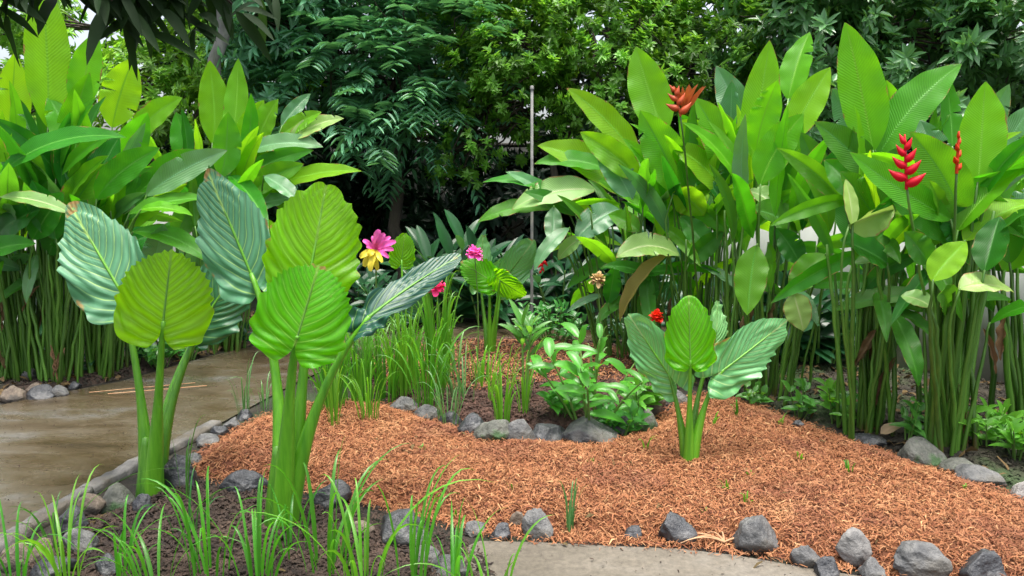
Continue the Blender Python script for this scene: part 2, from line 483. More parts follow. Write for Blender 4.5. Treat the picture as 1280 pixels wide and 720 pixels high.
def path_mat(name, wet=True):
    m, t, _, _ = newmat(name)
    k = NT(t)
    geo = k.n('ShaderNodeNewGeometry')
    mp = k.n('ShaderNodeMapping'); mp.inputs['Scale'].default_value = (.75, 1.6, 1); mp.inputs['Rotation'].default_value = (0, 0, R(-12))
    k.lk(geo.outputs['Position'], mp.inputs[0])
    a = k.noise(1.7, 9, .66, mp.outputs[0], .3)
    fine = k.noise(38, 6, .7, geo.outputs['Position'])
    vfine = k.noise(160, 3, .6, geo.outputs['Position'])
    if wet:
        c = k.ramp(a, [(.34, (.033, .024, .012)), (.44, (.058, .042, .023)), (.55, (.080, .064, .041)), (.68, (.118, .112, .10))])
    else:
        c = k.ramp(a, [(.30, (.085, .072, .052)), (.5, (.13, .112, .086)), (.7, (.175, .158, .132))])
    c = k.mix(.7, c, k.mix(1.0, c, k.ramp(fine, [(.3, .45), (.7, 1.25)]), 'MULTIPLY'))
    c = k.mix(k.smooth(vfine, .66, .72), c, (.05, .04, .03))
    spots = k.smooth(k.noise(9, 3, .5, geo.outputs['Position']), .66, .70)
    c = k.mix(k.math('MULTIPLY', spots, .5), c, (.09, .075, .05))
    b = k.n('ShaderNodeBsdfPrincipled'); k.lk(c, b.inputs['Base Color'])
    if wet:
        r = k.ramp(k.noise(1.8, 5, .6, mp.outputs[0], .5), [(.38, .12), (.62, .42)])
        k.lk(r, b.inputs['Roughness'])
        b.inputs['Specular IOR Level'].default_value = .6
        k.lk(k.bump(fine, .22, .006), b.inputs['Normal'])
    else:
        b.inputs['Roughness'].default_value = .75
        k.lk(k.bump(fine, .45, .006), b.inputs['Normal'])
    o = k.n('ShaderNodeOutputMaterial'); k.lk(b.outputs[0], o.inputs['Surface'])
    return m
M['path_wet'] = path_mat('wet_path', True)
M['walkway'] = path_mat('dry_walkway', False)
M['kerb'] = simple_mat('kerb_concrete', (.07, .068, .064), (.18, .172, .16), 12, .6, .8, .012, detail=8, c3=(.08, .07, .055), scale3=3)
M['wall'] = simple_mat('old_white_paint', (.48, .49, .47), (.66, .67, .65), 3, .8, .25, .01, detail=7, c3=(.30, .31, .28), scale3=1.4, stretch=(1, 1, .35))
M['post'] = simple_mat('weathered_pipe', (.12, .12, .115), (.22, .22, .21), 10, .6, .2, .004, c3=(.25, .24, .2), scale3=3)
# ------------------------------------------------------------------ the ground and its beds
def poly_dist(P, poly):
    """signed distance of points (N,2) to a polygon, positive inside"""
    poly = np.asarray(poly); n = len(poly)
    d = np.full(len(P), 1e9); inside = np.zeros(len(P), bool)
    for i in range(n):
        a, b = poly[i], poly[(i + 1) % n]
        ab = b - a
        t = np.clip(((P - a) @ ab) / max(1e-9, ab @ ab), 0, 1)
        d = np.minimum(d, np.linalg.norm(P - (a + t[:, None] * ab), axis=1))
        c = ((a[1] > P[:, 1]) != (b[1] > P[:, 1]))
        with np.errstate(divide='ignore', invalid='ignore'):
            xi = (b[0] - a[0]) * (P[:, 1] - a[1]) / (b[1] - a[1]) + a[0]
        inside ^= c & (P[:, 0] < xi)
    return np.where(inside, d, -d)
_wn = [(RS.uniform(.6, 1.6), RS.uniform(0, 6.28), RS.uniform(0, 6.28), 2.0 ** i) for i in range(5) for _ in range(3)]
def bumpy(P):
    z = np.zeros(len(P))
    for a, th, ph, f in _wn:
        z += np.sin((P[:, 0] * math.cos(th) + P[:, 1] * math.sin(th)) * f * 2.3 * a + ph) / f
    return z / 4
def px_poly(pts): return np.array([G(x, y)[:2] for x, y in pts])

BEDS = []
def bed_height(poly, h, edge, amp, P):
    d = poly_dist(P, poly)
    s = np.clip(d / edge, 0, 1); s = s * s * (3 - 2 * s)
    return np.where(d > -.04, -.02 + (h + .02) * s + amp * bumpy(P) * s, -1.0)
def hz(x, y):
    P = np.array([[x, y]]); z = 0.0
    for poly, h, e, a in BEDS: z = max(z, float(bed_height(poly, h, e, a, P)[0]))
    return z
def hzv(P):
    z = np.zeros(len(P))
    for poly, h, e, a in BEDS: z = np.maximum(z, bed_height(poly, h, e, a, P))
    return z
def GG(px, py):
    z = 0.0
    for _ in range(4):
        p = G(px, py, z); z = hz(p[0], p[1])
    return np.array([p[0], p[1], z])
def bed(name, pts, h, mat, cell=.04, edge=.22, amp=.02):
    poly = px_poly(pts)
    BEDS.append((poly, h, edge, amp))
    lo, hi = poly.min(0) - .06, poly.max(0) + .06
    nx, ny = int((hi[0] - lo[0]) / cell) + 2, int((hi[1] - lo[1]) / cell) + 2
    X, Y = np.meshgrid(lo[0] + np.arange(nx) * cell, lo[1] + np.arange(ny) * cell, indexing='ij')
    P = np.stack([X.ravel(), Y.ravel()], -1)
    Z = bed_height(poly, h, edge, amp, P)
    Zi = Z.reshape(nx, ny)
    ok = Zi > -.5
    i, j = np.meshgrid(np.arange(nx - 1), np.arange(ny - 1), indexing='ij')
    keep = ok[:-1, :-1] & ok[1:, :-1] & ok[1:, 1:] & ok[:-1, 1:]
    q = np.stack([i * ny + j, (i + 1) * ny + j, (i + 1) * ny + j + 1, i * ny + j + 1], -1)[keep]
    used = np.unique(q); rem = np.full(nx * ny, -1); rem[used] = np.arange(len(used))
    mb = MB(); mb.add(np.column_stack([P, Z])[used], rem[q])
    return tag(mb.build(name, mat), kind='structure'), poly
def flat(name, poly, z, mat, kind='structure'):
    bm = bmesh.new()
    vs = [bm.verts.new((float(x), float(y), z)) for x, y in poly]
    f = bm.faces.new(vs)
    if f.normal.z < 0: f.normal_flip()
    bmesh.ops.triangulate(bm, faces=bm.faces[:])
    me = bpy.data.meshes.new(name); bm.to_mesh(me); bm.free()
    me.materials.append(mat)
    o = bpy.data.objects.new(name, me); COL.objects.link(o)
    return tag(o, kind=kind)

flat('ground', [(-120, -60), (120, -60), (120, 200), (-120, 200)], -0.012, M['soil_moss'])

def smooth_closed(pts, n=6):
    pts = [np.asarray(p, float) for p in pts]; out = []
    N = len(pts)
    for i in range(N):
        p0, p1, p2, p3 = pts[i - 1], pts[i], pts[(i + 1) % N], pts[(i + 2) % N]
        for k in range(n):
            t = k / n
            out.append(.5 * ((2 * p1) + (-p0 + p2) * t + (2 * p0 - 5 * p1 + 4 * p2 - p3) * t * t + (-p0 + 3 * p1 - 3 * p2 + p3) * t ** 3))
    return out
near_edge = [(-420, 860), (-120, 730), (0, 685), (60, 645), (150, 592), (215, 560), (270, 532), (320, 505), (370, 478), (430, 452), (520, 438), (620, 430), (720, 426), (830, 428)]
far_edge = [(840, 408), (700, 400), (560, 399), (440, 409), (340, 427), (250, 448), (150, 477), (80, 490), (0, 506), (-200, 530), (-700, 580)]
flat('path', px_poly(near_edge + far_edge), 0.0, M['path_wet'])
walk = [(520, 720), (560, 692), (600, 676), (680, 678), (760, 682), (850, 686), (920, 694), (1000, 708), (1100, 724), (1250, 748), (1500, 800), (1500, 1500), (300, 1500), (520, 800)]
flat('walkway', px_poly(walk), 0.0, M['walkway'])

# raised concrete lip along the near side of the wet path
def lip(name, pxs, wdt, hgt, mat):
    c = np.array([G(x, y) for x, y in pxs])
    c = np.array([c[0]] + [bez((c[max(0, i - 1)] * .5 + c[i] * .5, c[i], c[i] * .5 + c[min(len(c) - 1, i + 1)] * .5), 6)[k] for i in range(1, len(c) - 1) for k in range(6)] + [c[-1]])
    T = tangents(c); Nn = np.stack([-T[:, 1], T[:, 0], T[:, 2] * 0], -1)
    n = len(c)
    wob = np.array([random.uniform(.8, 1.2) for _ in range(n)])[:, None]
    prof = [(-.5, -.3), (-.5, .75), (-.38, 1), (.38, 1.0), (.5, .72), (.5, -.3)]
    c = np.array([c[0]] + [a_ + (b_ - a_) * k / 4 for a_, b_ in zip(c[:-1], c[1:]) for k in range(1, 5)])
    T = tangents(c); Nn = np.stack([-T[:, 1], T[:, 0], T[:, 2] * 0], -1); n = len(c)
    jw = lambda: np.convolve(RS.uniform(.55, 1.45, n + 4), np.ones(5) / 5, 'valid')[:, None]
    V = np.stack([c + Nn * (a * wdt * jw()) + np.array([0, 0, 1]) * (b * hgt) * jw() for a, b in prof], 1)
    m = len(prof)
    i, j = np.meshgrid(np.arange(n - 1), np.arange(m - 1), indexing='ij')
    q = np.stack([i * m + j, (i + 1) * m + j, (i + 1) * m + j + 1, i * m + j + 1], -1).reshape(-1, 4)
    mb = MB(); mb.add(V.reshape(-1, 3), q)
    return mb.build(name, mat, smooth=False)
tag(lip('path_kerb', near_edge[:7], .085, .032, M['kerb']), kind='structure')

mulch_px = [(222, 592), (240, 570), (296, 534), (360, 508), (430, 500), (490, 506), (560, 530), (650, 550), (740, 554), (800, 540), (850, 500), (890, 490), (960, 512), (1050, 545), (1130, 572), (1200, 594), (1300, 628), (1420, 680), (1480, 790), (1250, 745), (1100, 720), (1000, 704), (920, 692), (850, 685), (760, 682), (680, 677), (610, 670), (540, 652), (440, 628), (380, 614), (300, 606)]
_, MULCH = bed('mulch_bed', mulch_px, .055, M['mulch_base'], amp=.028)
ring_px = [(478, 496), (520, 520), (570, 536), (650, 548), (740, 550), (795, 536), (835, 510), (850, 480), (845, 452), (790, 438), (700, 431), (600, 428), (500, 434), (440, 452), (430, 474)]
_, RING = bed('ring_bed', ring_px, .085, M['soil_red'], edge=.15, amp=.015)
back_px = [(455, 478), (470, 452), (520, 442), (600, 436), (700, 438), (780, 446), (825, 458), (815, 480), (770, 492), (690, 493), (640, 498), (600, 505), (540, 500), (490, 492)]
_, BACKM = bed('upper_mulch_bed', back_px, .11, M['mulch_base'], edge=.25, amp=.015)
front_px = [(40, 700), (95, 655), (185, 618), (235, 600), (300, 610), (420, 632), (530, 655), (590, 680), (620, 720), (600, 800), (450, 900), (100, 900), (-100, 790)]
_, FRONT = bed('front_soil_bed', front_px, .05, M['soil'], edge=.2, amp=.025)
right_px = [(845, 470), (890, 488), (960, 508), (1050, 540), (1130, 566), (1200, 588), (1300, 620), (1440, 690), (1800, 640), (1500, 520), (1300, 470), (1100, 440), (900, 425), (820, 430)]
_, RIGHT = bed('right_soil_bed', right_px, .05, M['soil_moss'], edge=.3, amp=.03)
left_px = [(-400, 520), (-60, 505), (0, 502), (80, 487), (150, 474), (250, 446), (340, 424), (440, 406), (440, 395), (300, 390), (100, 400), (-400, 420)]
_, LEFT = bed('left_soil_bed', left_px, .05, M['soil'], edge=.15, amp=.02)

# shredded mulch: thousands of short bent fibres lying on the beds
def chips(name, polys, dens, mat, lmin, lmax, wmin, wmax, tint_fn, kind='stuff', maxy=99):
    mb = MB()
    for poly in polys:
        lo, hi = poly.min(0), poly.max(0)
        N = int((hi[0] - lo[0]) * (hi[1] - lo[1]) * dens)
        P = lo + RS.rand(N, 2) * (hi - lo)
        d = poly_dist(P, poly)
        P = P[d + RS.normal(0, .025, N) > .0]
        # keep what the lens and its neighbourhood can see
        P = P[(np.abs(P[:, 0]) < P[:, 1] * .80 + .3) & (P[:, 1] > 2.3)]
        n = len(P)
        z = hzv(P) + RS.rand(n) * .012 + .001
        yaw = RS.rand(n) * 6.283
        L = lmin + (lmax - lmin) * RS.rand(n) ** 2
        wd = wmin + (wmax - wmin) * RS.rand(n) ** 1.6
        pit = RS.normal(0, .35, n)
        dv = np.stack([np.cos(yaw) * np.cos(pit), np.sin(yaw) * np.cos(pit), np.sin(pit)], -1)
        nr = unit(np.stack([RS.normal(0, .45, n), RS.normal(0, .45, n), np.ones(n)], -1))
        s = unit(np.cross(dv, nr))
        c = np.column_stack([P, z])
        bend = RS.normal(0, .22, n)[:, None] * L[:, None]
        a = c - dv * L[:, None] * .5; b = c + dv * L[:, None] * .5
        mid = c + s * bend + np.array([0, 0, 1]) * (RS.rand(n)[:, None] * L[:, None] * .25)
        hw = wd[:, None] * .5
        v = np.stack([a - s * hw * .5, a + s * hw * .5, mid + s * hw, mid - s * hw, b + s * hw * .3, b - s * hw * .3], 1)
        bi = np.arange(n)[:, None] * 6
        q = np.concatenate([bi + np.array([[0, 1, 2, 3]]), bi + np.array([[3, 2, 4, 5]])])
        mb.add(v.reshape(-1, 3), q, None, None, np.repeat(tint_fn(n), 6))
    return tag(mb.build(name, mat, smooth=False), kind=kind)
chips('mulch', [MULCH], 15000, M['mulch'], .008, .065, .002, .008, lambda n: np.clip(RS.normal(.55, .19, n), 0, 1))
chips('mulch', [BACKM], 4000, M['mulch'], .02, .07, .004, .010, lambda n: np.clip(RS.normal(.60, .2, n), 0, 1))
chips('soil_crumbs', [FRONT], 5000, M['soil'], .010, .045, .006, .018, lambda n: RS.rand(n))
chips('soil_crumbs', [RING], 4500, M['soil_red'], .010, .045, .006, .020, lambda n: RS.rand(n))
chips('soil_crumbs', [RIGHT, LEFT], 1200, M['soil_moss'], .015, .06, .008, .022, lambda n: RS.rand(n))

chips('leaf_litter', [RIGHT, LEFT], 110, M['husk'], .05, .15, .018, .05, lambda n: RS.rand(n))
chips('leaf_litter', [FRONT, MULCH, px_poly(walk)], 12, M['husk'], .03, .08, .010, .025, lambda n: RS.rand(n))
PATH = px_poly(near_edge + far_edge)
chips('path_grit', [PATH, px_poly(walk)], 160, M['soil'], .004, .016, .003, .010, lambda n: RS.rand(n))

# ------------------------------------------------------------------ walls and posts
def wall(name, pts, h, th, label, cat='wall'):
    pts = [np.array(p, float) for p in pts]
    mid = sum(pts) / len(pts)
    e = empty(name, (mid[0], mid[1], 0), label, cat)
    body, cap = MB(), MB()
    for a, b in zip(pts[:-1], pts[1:]):
        d = unit(b - a); nn = np.array([-d[1], d[0]])
        for mb, z0, z1, t in ((body, -.1, h, th), (cap, h + .002, h + .07, th + .06)):
            o = nn * t / 2
            c = [(*(a - o), z0), (*(b - o), z0), (*(b + o), z0), (*(a + o), z0), (*(a - o), z1), (*(b - o), z1), (*(b + o), z1), (*(a + o), z1)]
            mb.add(c, [[0, 1, 5, 4], [1, 2, 6, 5], [2, 3, 7, 6], [3, 0, 4, 7], [4, 5, 6, 7], [3, 2, 1, 0]])
    body.build('panel', M['wall'], e, smooth=False); cap.build('coping', M['kerb'], e, smooth=False)
wall('boundary_wall', [(6.2, 3.2), (1.75, 6.95)], 1.55, .14, 'pale grey plastered garden wall seen between the stems of the heliconias on the right')
wall('boundary_wall', [(-9, 5.6), (-3.3, 8.2)], 1.55, .14, 'pale garden wall glimpsed behind the ginger stems on the left')
wall('boundary_wall', [(-7, 12.6), (8, 12.6)], 2.1, .16, 'white wall far behind the dark trees, glimpsed under their branches')

# slim pale pipe standing in front of the trees
e = empty('garden_post', W(665, 345, 7.7) * np.array([1, 1, 0]), 'slim pale upright pipe standing before the dark trees, its foot behind the pink flowers', 'post')
b0 = np.array(e.location); top = W(665, 112, 7.7)
mb = MB(); tube(mb, [b0, (b0 + top) / 2, top], [.017, .016, .015], 10); mb.build('shaft', M['post'], e)
mb = MB(); tube(mb, [b0 + np.array([0, 0, .0]), b0 + np.array([0, 0, .06])], [.06, .055], 12); mb.build('footing', M['kerb'], e)
mb = MB(); tube(mb, [top + np.array([0, 0, .002]), top + np.array([0, 0, .035])], [.021, .018], 10); mb.build('cap', M['post'], e)

# ------------------------------------------------------------------ stones
def rock(cx, by, wpx, hpx, mat, label, group, seed, deep=.8, facet=.6, rot=None, tilt=0, name='rock', lift=0.0):
    rr = np.random.RandomState(seed)
    bm = bmesh.new()
    bmesh.ops.create_icosphere(bm, subdivisions=5, radius=1)
    V = np.array([v.co for v in bm.verts]); Fc = np.array([[v.index for v in f.verts] for f in bm.faces]); bm.free()
    V = unit(V)
    nrm = unit(rr.normal(size=(11, 3)) * np.array([1, 1, .8])); ds = rr.uniform(.50, 1.0, 11)
    dots = V @ nrm.T
    r = np.where(dots > .05, ds / np.maximum(dots, .05), 9).min(1)
    r = np.minimum(r, 1.08)
    r = facet * r + (1 - facet) * .92
    for f, a in ((1.7, .07), (3.7, .035), (8, .018), (17, .010)):
        th = unit(rr.normal(size=(4, 3))); ph = rr.uniform(0, 6, 4)
        r += a * np.mean(np.sin(V @ th.T * f * 2 + ph), 1) * 1.6
    V = V * r[:, None]
    V /= np.abs(V).max(0)
    g = GG(cx, by)
    Y = g[1]
    wd, ht = wpx * Y / F, hpx * Y / F
    ht = ht * .90; wd = wd * 1.06
    dp = max(wd * deep, ht * .7)
    V = V * np.array([wd / 2, dp / 2, ht * .86])
    V[:, :2] *= (1 - .26 * np.clip(V[:, 2:3] / (ht * .86), 0, 1))
    V[:, 0] += V[:, 2] * rr.uniform(-.25, .25)
    a = rr.uniform(-.35, .35) if rot is None else rot
    ca, sa = math.cos(a), math.sin(a); ct, st_ = math.cos(tilt), math.sin(tilt)
    V = V @ np.array([[ct, 0, st_], [0, 1, 0], [-st_, 0, ct]]).T
    V = V @ np.array([[ca, -sa, 0], [sa, ca, 0], [0, 0, 1]]).T
    V[:, 2] -= V[:, 2].max(); V[:, 2] += ht
    c = np.array([g[0], g[1] + dp * .42, g[2] + lift])
    mb = MB(); mb.add(V + c, None, Fc)
    o = mb.build(name, M[mat], origin=c)
    o.data.polygons.foreach_set('use_smooth', np.ones(len(Fc), bool))
    return tag(o, label, 'stone', group)

g1 = 'stones edging the raised inner bed'
ROCKS = [
 (505, 516, 34, 18, 'rock_grey', 'grey stone at the far left end of the curved stone edging, among the grass stems', g1),
 (536, 526, 34, 18, 'rock_grey', 'flat grey stone left of the small black stone in the curved edging', g1),
 (561, 535, 27, 20, 'rock_dark', 'small black rounded stone in the curved edging, right of the flat grey one', g1),
 (587, 544, 36, 24, 'rock_dark', 'dark brown-grey stone right of the small black stone in the curved edging', g1),
 (615, 552, 38, 26, 'rock_moss', 'dark greenish stone in the middle of the curved edging left of the upright oval one', g1),
 (651, 556, 36, 28, 'rock_grey', 'upright oval slate grey stone in the middle of the curved edging', g1),
 (688, 556, 46, 23, 'rock_dark', 'dark two-faced stone directly left of the largest stone of the curved edging', g1),
 (738, 557, 62, 30, 'rock_grey', 'largest stone of the curved edging, long smooth and grey below the leafy bush', g1),
 (777, 545, 32, 24, 'rock_dark', 'black pointed stone directly right of the largest stone of the curved edging', g1),
 (803, 541, 34, 30, 'rock_moss', 'greenish dark stone under the brown stone at the right end of the curved edging', g1),
]
g2 = 'stones along the front of the mulch'
ROCKS += [
 (298, 619, 66, 30, 'rock_dark', 'long black wet stone just left of the middle taro trunk', g2),
 (408, 634, 62, 36, 'rock_dark', 'dark slate stone just right of the middle taro trunk', g2),
 (500, 682, 84, 46, 'rock_dark', 'large bluish black stone behind the front grass, highest of the stones near it', g2),
 (528, 706, 46, 26, 'rock_grey', 'grey stone just below the large bluish black stone', g2),
 (560, 724, 62, 26, 'rock_grey', 'flat pale grey stone at the left corner of the front walkway', g2),
 (450, 672, 36, 22, 'rock_tan', 'small brownish stone left of the large bluish black stone', g2),
 (592, 668, 34, 16, 'rock_grey', 'low flat grey stone beside the grass at the left end of the walkway edge', g2),
 (626, 674, 28, 22, 'rock_dark', 'small dark stone left of the blocky grey stone on the walkway edge', g2),
 (646, 654, 22, 24, 'rock_tan', 'small brown stone behind the blocky grey stone on the walkway edge', g2),
 (671, 674, 46, 42, 'rock_grey', 'blocky grey stone with a flat light top on the walkway edge', g2),
 (793, 675, 29, 19, 'rock_dark', 'small lone dark stone on the walkway edge between two bigger ones', g2),
 (847, 680, 53, 40, 'rock_dark', 'dark pointed triangular stone on the walkway edge', g2),
 (950, 694, 68, 54, 'rock_grey', 'large rounded grey boulder on the walkway edge right of the dry fallen twigs', g2),
 (1011, 711, 46, 32, 'rock_grey', 'smaller angular grey stone right of the large rounded boulder', g2),
 (1072, 710, 52, 44, 'rock_mid', 'lightest grey stone propped on top of darker stones at the front right', g2),
 (1040, 724, 40, 30, 'rock_dark', 'dark low stone under the left side of the propped lightest stone', g2),
 (1100, 726, 44, 28, 'rock_grey', 'low grey stone under the right side of the propped lightest stone', g2),
 (1162, 730, 90, 38, 'rock_grey', 'wide flat grey stone at the bottom edge right of the propped one', g2),
 (1238, 730, 70, 46, 'rock_dark', 'dark cracked slate stone in the bottom right corner', g2),
]
g3 = 'stones along the wet path'
ROCKS += [
 (216, 616, 48, 50, 'rock_dark', 'big dark stone against the right side of the left taro trunk', g3),
 (238, 582, 28, 16, 'rock_grey', 'flat grey stone above the big dark one beside the path kerb', g3),
 (252, 558, 36, 14, 'rock_grey', 'flat wide grey stone halfway along the left edge of the mulch', g3),
 (272, 547, 24, 15, 'rock_dark', 'dark stone just beyond the flat wide grey one on the left mulch edge', g3),
 (287, 536, 22, 14, 'rock_grey', 'small grey stone near the far end of the left mulch edge', g3),
 (304, 524, 22, 13, 'rock_dark', 'small dark stone at the far end of the left mulch edge, beside tall grass', g3),
 (172, 640, 30, 24, 'rock_dark', 'dark stone between the kerb and the left taro trunk', g3),
 (140, 640, 44, 36, 'rock_moss', 'greenish grey stone leaning on the kerb left of the taro trunk', g3),
 (106, 646, 42, 30, 'rock_tan', 'brown rounded stone inside the path kerb', g3),
 (82, 668, 44, 36, 'rock_dark', 'dark wet stone next to the brown rounded one inside the kerb', g3),
 (92, 694, 50, 32, 'rock_grey', 'slate grey stone in the lower left heap, below the dark wet one', g3),
 (42, 704, 40, 34, 'rock_tan', 'tan rounded stone in the bottom left heap', g3),
 (14, 712, 44, 34, 'rock_tan', 'pale brown stone at the left frame edge in the heap', g3),
 (58, 728, 64, 30, 'rock_dark', 'large dark stone at the bottom of the left heap', g3),
 (126, 722, 40, 30, 'rock_dark', 'dark stone right of the slate grey one in the lower left heap', g3),
]
g4 = 'stones bordering the left ginger bed'
ROCKS += [
 (12, 502, 32, 20, 'rock_tan', 'brownish stone at the far left edge below the ginger stems', g4),
 (38, 488, 30, 18, 'rock_tan', 'tan stone behind the bluish one below the ginger stems', g4),
 (46, 499, 36, 18, 'rock_dark', 'bluish dark stone at the edge of the wet path below the ginger stems', g4),
 (70, 496, 22, 15, 'rock_grey', 'small grey stone right of the bluish dark one at the far path edge', g4),
 (34, 474, 22, 14, 'rock_grey', 'small pale grey stone at the foot of the leftmost ginger stems', g4),
 (92, 486, 18, 10, 'rock_dark', 'little dark stone at the foot of the second ginger clump', g4),
]
g5 = 'stones at the back right of the mulch'
ROCKS += [
 (813, 519, 44, 28, 'rock_tan', 'brown stone sitting on top of the right end of the curved edging', g5),
 (845, 506, 40, 22, 'rock_grey', 'grey stone behind the small taro with three leaves', g5),
 (1162, 584, 62, 34, 'rock_moss', 'mossy dark mound-like stone below the heliconia stems on the right', g5),
 (1206, 592, 46, 15, 'rock_moss', 'flat greenish stone right of the mossy mound-like one', g5),
 (1238, 607, 62, 20, 'rock_grey', 'long low grey stone on the right rear edge of the mulch', g5),
 (1282, 624, 34, 24, 'rock_pale', 'pale stone at the right frame edge at the end of the mulch', g5),
 (1092, 558, 46, 11, 'rock_dark', 'thin flat dark slab at the rear edge of the mulch below the heliconias', g5),
 (1000, 536, 20, 10, 'rock_dark', 'tiny dark stone at the rear mulch edge below the leafy seedlings', g5),
]
for i, r in enumerate(ROCKS):
    cx, by, wp, hp, mt, lab, grp = r
    if grp == g2: wp *= .93; hp *= .93
    if grp == g1: wp *= 1.22; hp *= 1.08
    lf = .035 if 'propped' in lab and 'under' not in lab else (.06 if 'on top of the right end' in lab else 0)
    rock(cx, by, wp, hp, mt, lab, grp, 100 + i, facet=.6 if mt in ('rock_moss', 'rock_tan') or grp == g1 else .88, lift=lf)
# ------------------------------------------------------------------ heliconia and ginger clumps
CAMP = np.array([0, 0, CAM_Z])
UP = np.array([0, 0, 1.])
def leaf_geo(b, t, width, roll, arch, fold=.28, ripple=.035, prof='broad', n=42, rfreq=4, twist=0.0, nu=4, curl=.0):
    b, t = np.asarray(b, float), np.asarray(t, float)
    d = t - b; L = np.linalg.norm(d); T = d / L
    upp = UP - T * (UP @ T)
    if np.linalg.norm(upp) < .25: upp = np.array([0, 1., 0]) - T * T[1]
    upp = unit(upp)
    side = np.cross(T, upp)
    c1 = b + d * .33 + upp * arch * L + side * random.uniform(-.07, .07) * L
    c2 = b + d * .70 + upp * arch * L * .9
    mid = bez((b, c1, c2, t), n)
    n0 = CAMP - (b + t) / 2
    n0 = unit(n0 - T * (n0 @ T))
    n0 = rot_about(n0[None], T, roll)[0]
    mb = MB()
    tears = []
    if random.random() < .34:
        for _ in range(random.randint(1, 3)): tears.append((random.randint(int(n * .3), int(n * .85)), random.choice((-1, 1)), random.choice((.2, .45, .45, .7))))
    twist += random.uniform(-.35, .35)
    blade(mb, mid, np.tile(n0, (n, 1)), width, fold, ripple, prof, nu, rfreq, curl, random.random(), twist=twist, tears=tears)
    return mb, unit(c1 - b), L

def stalk(parent, g, b, T0, r0, r1, mat='stem', name='stem', seg=6):
    g, b = np.asarray(g, float), np.asarray(b, float)
    h = np.linalg.norm(b - g)
    p = bez((g, g + (b - g) * .30 + UP * .10 * h, b - unit(T0 * .5 + unit(b - g) * .8) * .25 * h, b + T0 * .01), 12)
    p += np.concatenate([[np.zeros(3)], RS.normal(0, .004, (10, 3)), [np.zeros(3)]])
    mb = MB(); tube(mb, p, r1 + (r0 - r1) * (1 - np.linspace(0, 1, 12) ** 1.8), seg)
    return mb.build(name, M[mat], parent)

